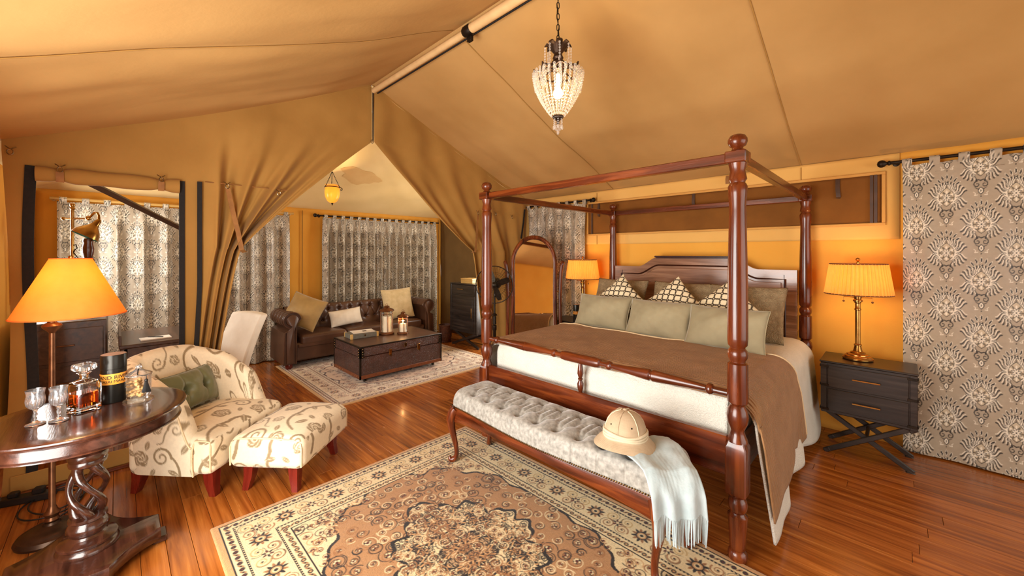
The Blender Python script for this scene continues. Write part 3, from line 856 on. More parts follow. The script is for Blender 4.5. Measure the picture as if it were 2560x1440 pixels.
for (y, z) in ((-.265, 2.118), (.235, 2.118), (.642, 2.118), (1.02, 2.10), (3.36, 2.09), (3.68, 2.10), (4.0, 2.08)):
    hook(y, z, XP+.05)
hook(-.47, 2.2, XP+.04)
for y in (-.265, .235):
    obj('strap', ribbon([(XP+.062, y, 2.085), (XP+.066, y, 2.06), (XP+.058, y, 2.035), (XP+.05, y, 2.018)], .036, .004), M['strap'], part)
obj('tieback_strap', ribbon([(XP+.06, .644, 2.085), (XP+.075, .675, 1.9), (XP+.085, .715, 1.7), (XP+.085, .735, 1.575), (XP+.04, .765, 1.555)], .034, .005), M['strap'], part)
obj('tieback_strap', ribbon([(XP+.06, 3.355, 2.06), (XP+.07, 3.33, 1.85), (XP+.085, 3.30, 1.65), (XP+.085, 3.285, 1.56), (XP+.04, 3.27, 1.55)], .03, .005), M['strap'], part)
obj('zipper', ribbon([(XP+.03, 4.30, 2.2), (XP+.03, 4.27, 2.0), (XP+.03, 4.22, 1.76)], .022, .01), M['zipper'], part)
obj('tieback_strap', G().tube([(XP+.02, APEX[0]+.012*math.cos(a), APEX[1]+.018*math.sin(a)) for a in np.linspace(0, 2*PI, 12)[:-1]], .004, 6, closed=True), M['steel'], part)
trim = obj('baseboard_middle', G().box((XP+.035, 0.0, .012), (.03, 1.2, .024), .005), M['mahogany_y']); tag(trim, kind='structure')
trim = obj('trim_1', G().box((XP+.012, .05, .075), (.012, 1.05, .11), .004), M['canvas']); tag(trim, kind='structure')

# ---- framed opening in the lounge side wall
win2 = empty('window_2', (-5.6, YL+.02, 1.6)); tag(win2, kind='structure')
for (c, d) in (((0, 0, .455), (.92, .03, .05)), ((0, 0, -.455), (.92, .03, .05)), ((-.435, 0, 0), (.05, .03, .86)), ((.435, 0, 0), (.05, .03, .86))):
    obj('window_frame', G().box(c, d, .005), M['canvas_hem'], win2)

# ---- dark brown window flap in the head wall
win = empty('window_1', (0, YR-.03, 0)); tag(win, kind='structure')
XA, XB, ZA, ZB = -2.90, -.085, 1.797, 2.19
U, Z = np.meshgrid(np.linspace(XA, XB, 90), np.linspace(ZA, ZB, 16))
sheet('screen_panel', U, -.004+.004*fnoise(U, Z, 5)+.005*np.sin(U*60)*(U > XB-.12), Z, M['canvas_dark'], win, thick=.004)
for (c, d) in ((((XA+XB)/2, -.01, ZB+.012), (XB-XA+.05, .014, .024)), (((XA+XB)/2, -.01, ZA-.011), (XB-XA+.05, .014, .022)),
               ((XA-.012, -.01, (ZA+ZB)/2), (.024, .014, ZB-ZA)), ((XB+.012, -.01, (ZA+ZB)/2), (.024, .014, ZB-ZA))):
    obj('hem', G().box(c, d, .005), M['canvas_hem'], win)
for x in (XA+.06, XB-.06, XB-.035):
    obj('zipper', ribbon([(x, -.016, z) for z in np.linspace(ZA, ZB, 6)], .02, .006, (1, 0, 0)), M['brown_pole'], win)
for x in (-2.74, -1.56, -.36):
    obj('loop', ribbon([(x, -.012, 2.19), (x, -.024, 2.1), (x+.006, -.024, 2.03), (x, -.012, 2.02)], .03, .003, (1, 0, 0)), M['brown_pole'], win)
obj('loop', ribbon([(-1.22, -.02, 2.335), (-1.22, -.034, 2.30), (-1.22, -.03, 2.25)], .04, .004, (1, 0, 0)), M['strap'], win)

# ------------------------------------------------------------------ curtains
def curtain(axis, const, a0, a1, ztop, zbot, res, amp, lam, label, group, face=1, ntab=8, seed=1, top_pinch=1.0, full=1.25, rod_r=.014, uoff=0.0):
    """cloth hangs in the plane axis=const; face=+1/-1 is the side the cloth bulges to; tabs hold it on the rod"""
    root = empty('curtain', (const, (a0+a1)/2, 0) if axis == 'x' else ((a0+a1)/2, const, 0), 0, label, 'curtain', group)
    L_ = a1-a0; nu = int(L_*full/res)+2; nv = int((ztop-zbot)/res)+2
    S, V = np.meshgrid(np.linspace(0, 1, nu), np.linspace(0, 1, nv))
    Z = zbot+(ztop-zbot)*V
    ph = 2*PI*(S*L_/lam)+1.1*np.sin(S*L_*3.1+seed)
    drop = sm(1.0, .8, V)*.75+.25
    D = amp*drop*(np.sin(ph)+.3*np.sin(2.1*ph+seed+1.2*V))
    D = D+.004*fnoise(S*L_*2, Z*1.5, seed)
    A_ = a0+S*L_+.25*lam*np.cos(ph)*drop*amp/.05*.25-(a0+a1)/2
    Z = Z-.006*np.sin(PI*S*ntab)**2*(V > .97)
    colr = DAMASK.sample(S*L_*full+uoff, (Z+.05)/1.35)
    X, Y = (face*D, A_) if axis == 'x' else (A_, face*D)
    sheet('panel', X, Y, Z, M['damask'], root, col=colr)
    for k in range(ntab):
        t = (k+.5)/ntab if ntab > 1 else .5
        t = .02+.96*k/(ntab-1)
        a = a0+t*L_-(a0+a1)/2; h = .055; vs = []
        nn = 12; g = G()
        prof = [(0.0, -.02)]+[((rod_r+.006)*math.cos(b), h*.55+(rod_r+.006)*math.sin(b)) for b in np.linspace(0, PI, 7)]+[(-.004, -.02)]
        wdt = .055
        for (d_, z_) in prof:
            for sd in (-1, 1):
                p = (face*d_*1.0, a+sd*wdt/2, ztop+z_) if axis == 'x' else (a+sd*wdt/2, face*d_, ztop+z_)
                vs.append(p)
        fs = [(2*i, 2*i+1, 2*i+3, 2*i+2) for i in range(len(prof)-1)]
        vsa = np.array(vs)
        # finer tab so the print shows
        Sx, Vx = np.meshgrid(np.linspace(0, 1, 8), np.linspace(0, len(prof)-1, 22))
        i0 = np.clip(np.floor(Vx).astype(int), 0, len(prof)-2); fr = Vx-i0
        pa = np.array(prof); dd = pa[i0, 0]*(1-fr)+pa[i0+1, 0]*fr; zz = pa[i0, 1]*(1-fr)+pa[i0+1, 1]*fr
        aa = a+(Sx-.5)*wdt
        colr = DAMASK.sample((t*L_+(Sx-.5)*wdt)*full+uoff, (ztop+zz+.05)/1.35)
        Xt, Yt = (face*dd, aa) if axis == 'x' else (aa, face*dd)
        sheet('tab', Xt, Yt, ztop+zz, M['damask'], root, col=colr)
    return root, ztop+.055*.55

def rod(axis, const, a0, a1, z, label, r=.013, finial=(0, 1), bracket=(), wallc=None, material='iron'):
    c = (const, (a0+a1)/2, z) if axis == 'x' else ((a0+a1)/2, const, z)
    root = empty('curtain_rod', c, PI/2 if axis == 'x' else 0, label, 'rod')
    h = (a1-a0)/2
    obj('pole', G().tube([(-h, 0, 0), (h, 0, 0)], r, 12), M[material], root)
    for e in finial:
        sg = -1 if e == 0 else 1
        prof = [(r, 0), (r*1.5, .006), (r*1.5, .014), (r*.9, .02), (r*1.0, .026), (r*1.9, .036), (r*2.3, .05), (r*2.2, .064), (r*1.4, .077), (.001, .082)]
        obj('finial', G().lathe(prof, 16, T(sg*h, 0, 0)@rotm('Y', sg*PI/2)), M['iron'], root)
    for b in bracket:
        y1 = (wallc-const) if axis == 'y' else -(wallc-const)
        obj('bracket', G().tube([(b-(a0+a1)/2, 0, -.0), (b-(a0+a1)/2, y1*.9, 0)], .008, 8).lathe([(.022, 0), (.022, .006), (.012, .01)], 12, T(b-(a0+a1)/2, y1, 0)@rotm('X', PI/2 if y1 > 0 else -PI/2)), M[material], root)
    return root

# bedroom, right of the head wall (nearest cloth)
_, zr = curtain('y', 4.325, .035, 1.25, 2.235, .012, .0037, .012, .42, 'flat silver damask curtain hanging beside the two-drawer nightstand', None, face=-1, ntab=9, seed=2, full=1.04)
rod('y', 4.325, -.03, 1.4, 2.235+.03, 'dark curtain rod with round finial above the flat damask curtain', finial=(0,), bracket=(.0, 1.3), wallc=YR-.02)
_, zr = curtain('y', 4.325, -3.93, -2.90, 2.205, .012, .0075, .03, .17, 'folded silver damask curtain behind the cheval mirror', None, face=-1, ntab=8, seed=5, full=1.25)
rod('y', 4.325, -3.96, -2.84, 2.205+.03, 'dark curtain rod with round finial behind the bed canopy', finial=(1,), bracket=(-2.87,), wallc=YR-.02)
_, zr = curtain('x', -6.36, -.45, 1.78, 2.10, .012, .0072, .035, .2, 'damask curtain behind the writing desk in the lounge', None, face=1, ntab=14, seed=8, full=1.2)
rod('x', -6.36, -.50, 1.84, 2.13, 'pale wooden curtain rod behind the writing desk', r=.016, finial=(), bracket=(-.48, 1.82), wallc=X0+.02, material='pale_wood')
_, zr = curtain('x', -6.38, 2.26, 4.36, 2.10, .012, .0076, .055, .135, 'deeply pleated damask curtain behind the leather sofa', None, face=1, ntab=16, seed=11, full=1.35)
rod('x', -6.38, 2.20, 4.42, 2.13, 'dark curtain rod with finial above the leather sofa', finial=(0,), bracket=(2.24,), wallc=X0+.02)
# dark bracing pole of the frame seen through the flap opening
o = obj('bracing_pole', G().tube([(-4.08, -.20, 2.085), (-5.5, .784, 1.634)], .026, 4), M['brown_pole']); tag(o, 'dark brown slanting bracing pole across the lounge behind the rolled flap', 'pole')

# ------------------------------------------------------------------ four-poster bed
BX, BY = -1.52, 3.235
bed = empty('four_poster_bed', (BX, BY, 0), 0, 'mahogany four-poster bed with turned posts and open canopy rails', 'bed')
P_LOW = [(.028, 0), (.041, .008), (.046, .028), (.041, .05), (.032, .058), (.036, .068), (.037, .08), (.044, .215), (.046, .228), (.036, .238), (.033, .246),
         (.041, .26), (.045, .285), (.040, .31), (.031, .322), (.036, .334)]
P_MID = [(.047, .60), (.045, .615), (.037, .632), (.030, .655), (.036, .672), (.046, .695), (.050, .728), (.044, .762), (.033, .782), (.035, .788), (.046, .798), (.048, .83),
         (.046, .97), (.046, .992), (.035, 1.0), (.035, 1.006), (.043, 1.02), (.046, 1.04), (.043, 1.058), (.034, 1.07), (.035, 1.076), (.044, 1.086), (.0465, 1.12),
         (.0465, 1.25), (.044, 1.5), (.038, 1.76), (.038, 1.79), (.042, 1.85), (.0445, 1.882), (.038, 1.897), (.033, 1.903), (.036, 1.912), (.042, 1.92), (.038, 1.94), (.034, 1.962), (.04, 1.99), (.042, 2.0)]
P_FIN = [(.024, 2.058), (.031, 2.066), (.026, 2.074), (.024, 2.08), (.038, 2.09), (.0445, 2.108), (.0435, 2.124), (.034, 2.14), (.018, 2.147), (.001, 2.149)]
def post_mesh():
    g = G().lathe(P_LOW, 28).lathe(P_MID, 28)
    h = .047; c = .014
    vs = []; fs = []
    rings = [(h-.012, .33), (h, .345), (h, .575), (h-.006, .59), (.034, .61)]
    for (a, z) in rings:
        k = a-c*.4
        vs += [(a, k, z), (k, a, z), (-k, a, z), (-a, k, z), (-a, -k, z), (-k, -a, z), (k, -a, z), (a, -k, z)]
    for i in range(len(rings)-1):
        for j in range(8): fs.append((i*8+j, i*8+(j+1) % 8, (i+1)*8+(j+1) % 8, (i+1)*8+j))
    fs += [tuple(range(7, -1, -1)), tuple((len(rings)-1)*8+j for j in range(8))]
    g.add(vs, fs)
    return g
pme = None
for (x, y) in ((-.95, -1.035), (.95, -1.035), (-.95, 1.035), (.95, 1.035)):
    if pme is None:
        o = obj('post', post_mesh(), M['mahogany'], bed); pme = o.data
        f = obj('finial', G().lathe(P_FIN, 24), M['mahogany'], o); fme = f.data
        b = obj('corner_block', G().box((0, 0, 2.03), (.096, .096, .06), .005), M['mahogany_x'], o); bme = b.data
    else:
        o = link('post', pme, None, bed); link('finial', fme, None, o); link('corner_block', bme, None, o)
    o.location = (x, y, 0)
for y in (-1.035, 1.035): obj('canopy_rail', G().box((0, y, 2.03), (1.806, .044, .052), .005), M['mahogany_x'], bed)
for x in (-.95, .95): obj('canopy_rail', G().box((x, 0, 2.03), (.044, 1.976, .052), .005), M['mahogany_y'], bed)
obj('footboard', G().box((0, -1.035, .512), (1.81, .034, .20), .005), M['mahogany_x'], bed)
for x in (-.93, .93): obj('side_rail', G().box((x, 0, .46), (.03, 1.98, .18), .005), M['mahogany_y'], bed)
half = [(.033, 0), (.033, .12), (.029, .15), (.016, .158), (.016, .205), (.027, .212), (.029, .222), (.027, .232), (.016, .24), (.017, .26), (.033, .47), (.034, .488), (.026, .496), (.026, .502), (.034, .51),
        (.033, .54), (.017, .79), (.016, .80), (.027, .808), (.03, .82), (.027, .832), (.018, .84), (.018, .908)]
prof = [(r, -x) for (r, x) in half[::-1]]+half[1:]
obj('foot_spindle_rail', G().lathe(prof, 20, T(0, -1.035, .832)@rotm('Y', PI/2)), M['mahogany_x'], bed)
obj('spindle', G().lathe([(.010, .61), (.014, .615), (.02, .64), (.0225, .665), (.012, .69), (.017, .695), (.017, .70), (.012, .705), (.021, .735), (.018, .77), (.012, .803)], 18, T(0, -1.035, 0)), M['mahogany'], bed)
# headboard
def head_outline(off=0, zb=.42, hx=.895):
    pts = [(-hx+off, zb), (hx-off, zb), (hx-off, 1.395-off)]
    top = []
    for k in range(15):
        t = k/14; x = .60+(.37-.60)*t; top.append((x+off*(.0 if t < .5 else .0)-off*.25*t, 1.395-off+.105*(t*t*(3-2*t))))
    L_ = [(-x, z) for (x, z) in top[::-1]]
    return pts+top+L_+[(-hx+off, 1.395-off)]
YH = 1.01
hb = obj('headboard', G().prism(head_outline(), -.02, .02, T(0, YH, 0)@rotm('X', PI/2)), M['head_wood'], bed)
obj('cap_moulding', G().box((0, YH, 1.508), (.80, .085, .018), .006).box((0, YH, 1.495), (.77, .065, .012), .004), M['dark_line'], hb)
inn = head_outline(.085, .72)
obj('inlay', G().tube([(x, YH-.022, z) for (x, z) in inn], .0085, 6, closed=True), M['dark_line'], hb)
inn2 = head_outline(.115, .75)
obj('raised_panel', G().prism(inn2, 0, .012, T(0, YH-.02, 0)@rotm('X', PI/2), bev=.004), M['head_wood'], hb)
for x in (-.80, .80): obj('stile_groove', G().box((x, YH-.021, .99), (.006, .006, .72), .001), M['dark_line'], hb)
obj('groove', G().box((0, YH-.021, .66), (1.76, .006, .006), .001), M['dark_line'], hb)
vs, fs, _ = roundbox(1.80, 1.93, .40, .06, 10)
obj('mattress', G().add(vs, fs, T(0, 0, .585)), M['white_linen'], bed)

# ------------------------------------------------------------------ quilt, throw blanket
ZT = .805; HW = .885; CR = .125
def drape_profile(s, off=0.0, dropL=.63, dropR=.63):
    """s in arc length from the bed's centre line -> (x, z, drop 0..)"""
    a = np.abs(s); sg = np.sign(s); r = CR+off; arc = r*PI/2
    flat = a <= HW; t = np.clip((a-HW)/r, 0, PI/2)
    d = np.clip(a-HW-arc, 0, None)
    x = np.where(flat, a, HW+r*np.sin(t)); z = np.where(flat, ZT+off, ZT-CR+r*np.cos(t)-d)
    return sg*x, z, d
quilt = empty('quilt', (BX, BY, 0), 0, 'white embossed matelasse quilt spread over the four-poster bed', 'quilt')
arcL = HW+CR*PI/2
S, Yq = np.meshgrid(np.linspace(-(arcL+.60), arcL+.625, 180), np.linspace(-.955, .965, 110))
x, z, d = drape_profile(S)
sg = np.sign(S)
wav = np.sin(Yq*9+1.1*np.sin(Yq*4)+.8)
x = x+sg*d*(.05*wav+.05)+sg*.10*d*np.exp(-((Yq+.95)/.25)**2)
z = z+.012*fnoise(S*.9, Yq*.9, 17)*(np.abs(S) < HW)+.028*np.exp(-(((np.abs(S)-.2)/.6)**2))*0
hem = .05*np.sin(Yq*6+.6)
z = z+np.where(d > 0, np.clip(d/.6, 0, 1)*(hem*.6+.03-.05*np.exp(-((Yq+.95)/.3)**2)), 0)
z = np.maximum(z, .008+.0*z)
yy_ = Yq+.0*S
yy_ = yy_-np.where(S > 0, .0, 0)+.12*np.clip(d-.1, 0, 1)*np.exp(-((Yq+.95)/.35)**2)*1.1
edge = sm(-.90, -.955, Yq)
z = z-.03*edge*(d <= 0)
edge2 = sm(.86, .965, Yq); z = z-.03*edge2*(d <= 0)
sheet('quilt_top', x, yy_, z, M['quilt'], quilt, thick=.010)
S2, V2 = np.meshgrid(np.linspace(-.885, .885, 120), np.linspace(0, 1, 40))
zz = ZT-.008-.36*V2; yy2 = -.925-.045*np.sin(np.clip(V2*4, 0, 1)*PI/2)+.006*fnoise(S2*2, V2, 4)
sheet('foot_drop', S2, yy2, zz, M['quilt'], quilt, thick=.010)

throw = empty('bed_throw', (BX, BY, 0), 0, 'brown rib-knit throw blanket laid across the foot half of the bed', 'blanket')
S, Yq = np.meshgrid(np.linspace(-(arcL+.35), arcL+.44, 180), np.linspace(-.965, -.005, 80))
x, z, d = drape_profile(S, .020)
sg = np.sign(S); fy = (Yq+.965)/.96
wav = np.sin(Yq*9+1.1*np.sin(Yq*4)+.8)
x = x+sg*d*(.05*wav+.05)+sg*.10*d*np.exp(-((Yq+.95)/.25)**2)+sg*.012*(d > 0)*np.clip(d/.1, 0, 1)
z = z+.012*fnoise(S*.9, Yq*.9, 17)*(np.abs(S) < HW)+.010*np.abs(fnoise(S*1.3, Yq*1.7, 23))*(np.abs(S) < HW)
z = z+np.clip(d/.4, 0, 1)*(.03*np.sin(Yq*13)-.08*np.exp(-((Yq+.95)/.2)**2))
yy_ = Yq+.12*np.clip(d-.1, 0, 1)*np.exp(-((Yq+.95)/.35)**2)*1.1+.13*np.clip((S-HW)/.6, 0, 1)*fy+.02*np.sin(S*2.0)*fy
edge = sm(-.905, -.965, Yq); z = z-.045*edge*(d <= 0)
M['throw'] = mat('brown_rib_knit', two((156, 114, 72), (174, 130, 86)), nscale=8, rough=.9, bump=.7, bscale=90, wave=('Y', 19), sheen=.2)
sheet('knit', x, yy_, z, M['throw'], throw, thick=.008)
k = 79
pts = [(x[k, j], yy_[k, j]+.002, z[k, j]+.004) for j in range(0, 180, 2)]
obj('edging', G().tube(pts, .0085, 6), M['piping'], throw)

# ------------------------------------------------------------------ pillows
def pillow_arrays(w, h, d, n=40, pinch=.07, puff=.55):
    a = np.linspace(-1, 1, n); U, V = np.meshgrid(a, a)
    th = (np.clip(1-U**2, 0, 1)*np.clip(1-V**2, 0, 1))**puff
    X = U*w/2*(1-pinch*(1-V**2)); Z = V*h/2*(1-pinch*(1-U**2))
    return X, Z, th*d/2
def pillow(parent, name, w, h, d, material, pat=None, n=40, pinch=.07, puff=.5, dent=None, wrinkle=.004, seed=1):
    X, Z, D = pillow_arrays(w, h, d, n, pinch, puff)
    D = D+wrinkle*fnoise(X*6, Z*6, seed)*np.clip(D/(d/2)*3, 0, 1)
    if dent: D = D-dent(X, Z)
    # one closed surface: front grid then back grid
    co = [np.stack([X, -D, Z], -1).reshape(-1, 3), np.stack([X, D, Z], -1).reshape(-1, 3)]
    me = bpy.data.meshes.new(name)
    i = np.arange(n-1)[:, None]; j = np.arange(n-1)[None, :]
    q = np.stack([i*n+j, i*n+j+1, (i+1)*n+j+1, (i+1)*n+j], -1).reshape(-1, 4)
    bm_v = np.concatenate(co); N2 = n*n
    rim = (np.abs(X) >= np.abs(X).max()+1).reshape(-1)
    idx = np.arange(N2*2)
    border = np.zeros((n, n), bool); border[0] = border[-1] = True; border[:, 0] = border[:, -1] = True
    b = border.reshape(-1)
    remap = idx.copy(); remap[N2:][b] = idx[:N2][b]
    q2 = remap[(q+N2)[:, ::-1]]
    used = np.unique(np.concatenate([q, q2])); inv = -np.ones(N2*2, int); inv[used] = np.arange(len(used))
    me.from_pydata(bm_v[used].tolist(), [], inv[np.concatenate([q, q2])].tolist()); me.update(); finish(me, 180)
    if pat is not None:
        v = bm_v[used]; setcol(me, pat(v[:, 0], v[:, 2]))
    return link(name, me, material, parent)
def place_pillow(name, label, cat, group, x, y, z, w, h, d, material, tilt=20, rz=0, roll=0, pip=None, **kw):
    """x,y,z: centre in the world; the face looks along -y before turning by rz; tilt leans the top back"""
    root = empty(name, (x, y, z), 0, label, cat, group)
    root.rotation_euler = (Matrix.Rotation(rz, 3, 'Z')@Matrix.Rotation(-math.radians(tilt), 3, 'X')@Matrix.Rotation(math.radians(roll), 3, 'Y')).to_euler()
    pillow(root, 'cover', w, h, d, material, **kw)
    if pip is not None:
        X, Z, D = pillow_arrays(w, h, d, 40, kw.get('pinch', .07)); n = 40
        loop = [(0, j) for j in range(n)]+[(i, n-1) for i in range(1, n)]+[(n-1, j) for j in range(n-2, -1, -1)]+[(i, 0) for i in range(n-2, 0, -1)]
        obj('piping', G().tube([(X[i, j], 0, Z[i, j]) for (i, j) in loop], .004, 6, closed=True), pip, root)
    return root
for (wx, yy, lab) in ((-2.13, 3.80, 'taupe basket-weave pillow behind the patterned cushion next to the pleated lamp by the mirror'), (-1.47, 3.80, 'taupe basket-weave pillow behind the middle patterned cushion'),
                 (-.93, 3.78, 'taupe basket-weave pillow standing nearest the two-drawer nightstand')):
    place_pillow('woven_pillow', lab, 'pillow', 'basket-weave pillows', wx, yy, 1.04, .60, .48, .18, M['woven'], tilt=22, seed=int(abs(wx)*10), pinch=.05)
chain_pat = lambda u, v: CHAIN.sample(u, v)
for (wx, yy, zc, rl, lab) in ((-2.0, 3.56, 1.066, 43, 'black and cream chain-print cushion on its corner beside the cheval mirror end'), (-1.45, 3.56, 1.066, 46, 'black and cream chain-print cushion on its corner in the middle of the bed'),
                          (-1.0, 3.50, 1.066, 47, 'black and cream chain-print cushion on its corner half hidden by the tall front bedpost')):
    place_pillow('chain_cushion', lab, 'cushion', 'chain-print cushions', wx, yy, zc, .412, .412, .15, M['chain_print'], tilt=24, roll=rl, pat=chain_pat, n=110, pinch=.08, seed=int(abs(wx)*20))
for (wx, yy, rz, lab) in ((-2.06, 3.36, .03, 'sage velvet lumbar cushion on the bed at the mirror side'), (-1.48, 3.32, -.02, 'sage velvet lumbar cushion in the middle of the bed'),
                     (-.935, 3.27, -.04, 'sage velvet lumbar cushion leaning behind the tall front bedpost')):
    place_pillow('lumbar_cushion', lab, 'cushion', 'sage lumbar cushions', wx, yy, .972, .57, .33, .16, M['sage'], tilt=24, rz=rz, pip=M['sage'], pinch=.06, seed=int(abs(wx)*30), wrinkle=.006)

# ------------------------------------------------------------------ tufted bench
BEX, BEY = -1.55, 1.915
bench = empty('tufted_bench', (BEX, BEY, .012), 0, 'long cabriole-leg bench with silver button-tufted velvet seat at the foot of the bed', 'bench')
LX, LY = .80, .195
def yfront(x): return -LY-.022*np.cos(PI*np.clip(x/LX, -1, 1))
nu, nv = 330, 90
U = np.linspace(-1, 1, nu); V = np.linspace(0, 1, nv); U, V = np.meshgrid(U, V)
ang = PI*V                                     # 0 front bottom .. pi back bottom
ex = 1-np.abs(U)**14
cs, sn = np.cos(ang), np.sin(ang)
pr = lambda q, e: np.sign(q)*np.abs(q)**e
Yc = -pr(cs, .42)*LY; Zc = pr(sn, .45)
Xc = U*LX
endr = (1-np.clip((np.abs(U)-.93)/.07, 0, 1)**2.2)**.5
Yb = np.where(Yc < 0, Yc/LY*(-yfront(Xc)), Yc)*(.86+.14*endr)
Zb = .405+.118*Zc*(.02+.98*endr)+.012*Zc*endr
dx, dy = .152, .118
topness = sm(.75, .97, Zc)
pu, pv_ = Xc/dx, Yc/dy
a1, a2 = (pu+pv_)/1, (pu-pv_)/1
near = lambda q: np.abs(q-np.round(q))
rows_ok = sm(1.35, 1.1, np.abs(pv_))
cre = np.exp(-(near(a1/2+.25)*2/.10)**2)+np.exp(-(near(a2/2+.25)*2/.10)**2)
bx = []; 
for rr_ in (-1, 0, 1):
    off = .5 if rr_ % 2 == 0 else 0
    kmax = 5
    for k in range(-6, 7):
        xx = (k+off*1.0)*dx
        if abs(xx) < LX-.06: bx.append((xx, rr_*dy))
Dm = np.zeros_like(Xc)
for (px_, py_) in bx:
    r2 = (Xc-px_)**2+(Yc-py_)**2
    Dm += .032*np.exp(-r2/(.018**2))+.022*np.exp(-r2/(.045**2))
# pleats joining neighbouring buttons
for (px_, py_) in bx:
    for (qx, qy) in bx:
        if qy > py_ and abs(qx-px_) < dx*.6+1e-6:
            vx, vy = qx-px_, qy-py_; l2 = vx*vx+vy*vy
            t_ = np.clip(((Xc-px_)*vx+(Yc-py_)*vy)/l2, 0, 1); dd = np.hypot(Xc-px_-vx*t_, Yc-py_-vy*t_)
            Dm += .013*np.exp(-(dd/.010)**2)
# pleats running down the front and back borders
fr = sm(.98, .7, Zc)
Dm2 = .006*np.exp(-((near(Xc/dx)*dx)/.005)**2)*fr
Zb = Zb-Dm*topness
Yb = Yb+np.sign(-Yc)*Dm2
tuft_o = sheet('tufted_seat', Xc, Yb, Zb, M['tuft'], bench)
bme_ = None
for (px_, py_) in bx:
    if bme_ is None: o = obj('button', G().sphere((0, 0, 0), .009, 8, 5, (1, 1, .5)), M['button'], tuft_o); bme_ = o.data
    else: o = link('button', bme_, None, tuft_o)
    o.location = (px_, py_, .535-.052)
# apron: four serpentine rails
def apron_rail(pts, h0, h1, th):
    g = G(); vs = []
    for i, (px_, py_, nx_, ny_, zb) in enumerate(pts):
        for (o_, z_) in ((0, zb), (th, zb), (th+.006, zb+.012), (th, h1-.012), (th-.004, h1), (0, h1)):
            vs.append((px_+nx_*o_, py_+ny_*o_, z_))
    k = len(pts); n6 = 6
    fs = [(i*n6+j, i*n6+(j+1) % n6, (i+1)*n6+(j+1) % n6, (i+1)*n6+j) for i in range(k-1) for j in range(n6)]
    fs += [tuple(range(n6-1, -1, -1)), tuple((k-1)*n6+j for j in range(n6))]
    return g.add(vs, fs)
xs = np.linspace(-LX+.02, LX-.02, 50)
zb = lambda x: .335+.018*math.cos(2*PI*x/(2*LX)*1.0)-.03*(abs(x)/LX)**6
obj('apron', apron_rail([(x, yfront(x)+.022, 0, -1, zb(x)) for x in xs], 0, .408, .024), M['mahogany_x'], bench)
obj('apron', apron_rail([(x, LY-.02, 0, 1, zb(x)) for x in xs], 0, .408, .022), M['mahogany_x'], bench)
for sg in (-1, 1):
    obj('apron', apron_rail([(sg*(LX-.025), y, sg, 0, .345) for y in np.linspace(-LY+.01, LY-.01, 10)], 0, .408, .024), M['mahogany_y'], bench)
def cabriole(h=.40, ox=1, oy=-1):
    path = []; rad = []
    d = Vector((ox, oy, 0)).normalized()
    for (o_, z_, r_) in ((.0, h, .034), (.022, h-.03, .036), (.038, h-.075, .035), (.036, h-.13, .028), (.018, h-.2, .021), (0, .13, .0175), (-.008, .075, .0165), (.0, .04, .0185), (.022, .022, .022), (.04, .024, .02), (.046, .038, .013), (.038, .044, .008)):
        path.append((d.x*o_, d.y*o_, z_)); rad.append(r_)
    # smooth the path
    t = np.linspace(0, len(path)-1, 40); ii = np.arange(len(path))
    P_ = np.array(path); pts = np.stack([np.interp(t, ii, P_[:, k]) for k in range(3)], 1)
    for _ in range(2): pts[1:-1] = (pts[:-2]+2*pts[1:-1]+pts[2:])/4
    rr = np.interp(t, ii, rad)
    return G().tube(pts.tolist(), rr.tolist(), 14)
for (sx, sy) in ((-1, -1), (1, -1), (-1, 1), (1, 1)):
    o = obj('leg', cabriole(.40, sx*.8, sy*.6), M['mahogany'], bench)
    o.location = (sx*(LX-.045), sy*(LY-.03), -.0045)
g = G()
for x in np.linspace(-LX+.02, LX-.02, 118): g.sphere((x, yfront(x)-.006, .409), .0052, 6, 4)
for y in np.linspace(-LY+.02, LY-.02, 26):
    for sg in (-1, 1): g.sphere((sg*(LX+.004), y, .409), .0052, 6, 4)
o = obj('nailhead_trim', g, M['nail'], bench); tag(o, kind='stuff')

# ------------------------------------------------------------------ ice-blue throw over the bench corner
ct, st_ = math.cos(YAW), math.sin(YAW)
def rf(r, f): return (r*ct-f*st_, r*st_+f*ct)          # right/forward distances of the room diagonal -> x, y
fringe = empty('wool_throw', (*rf(.75, 1.95), .56), 0, 'pale ice-blue wool throw with knotted fringe over the bench corner', 'blanket')
ox, oy = rf(.75, 1.95)
S, V = np.meshgrid(np.linspace(-1, 1, 60), np.linspace(0, 1, 90))
fw_edge = 1.735
topL = .40; dropL = .20; L_ = topL+.155
a = V*L_
fw = np.where(a < topL, fw_edge+topL-a, fw_edge-.045*np.sin(np.clip((a-topL)/.07, 0, 1)*PI/2))
rc = .765+.0*V
half_w = .175-.055*sm(.0, .75, V)
rr_ = .685+.045*V+S*half_w
zt = .566-.010*np.cos(S*5)+.006*fnoise(S*1.5, V*2, 31)
zt = zt-.055*sm(.80, 1.0, np.abs(S))*(a < topL)*0-.03*sm(.3, 0, V)
z = np.where(a < topL-.03, zt, zt-.02*np.clip((a-topL+.03)/.03, 0, 1)-np.clip(a-topL, 0, None)*.98)
fwv = fw+np.where(a > topL, .012*np.sin(S*9+.6)*np.clip((a-topL)/.1, 0, 1), 0)
X, Y = rf(rr_, fwv)
sheet('cloth', X-ox, Y-oy, z-.56, M['ice'], fringe, thick=.007)
g = G(); kz = z[-1].mean()
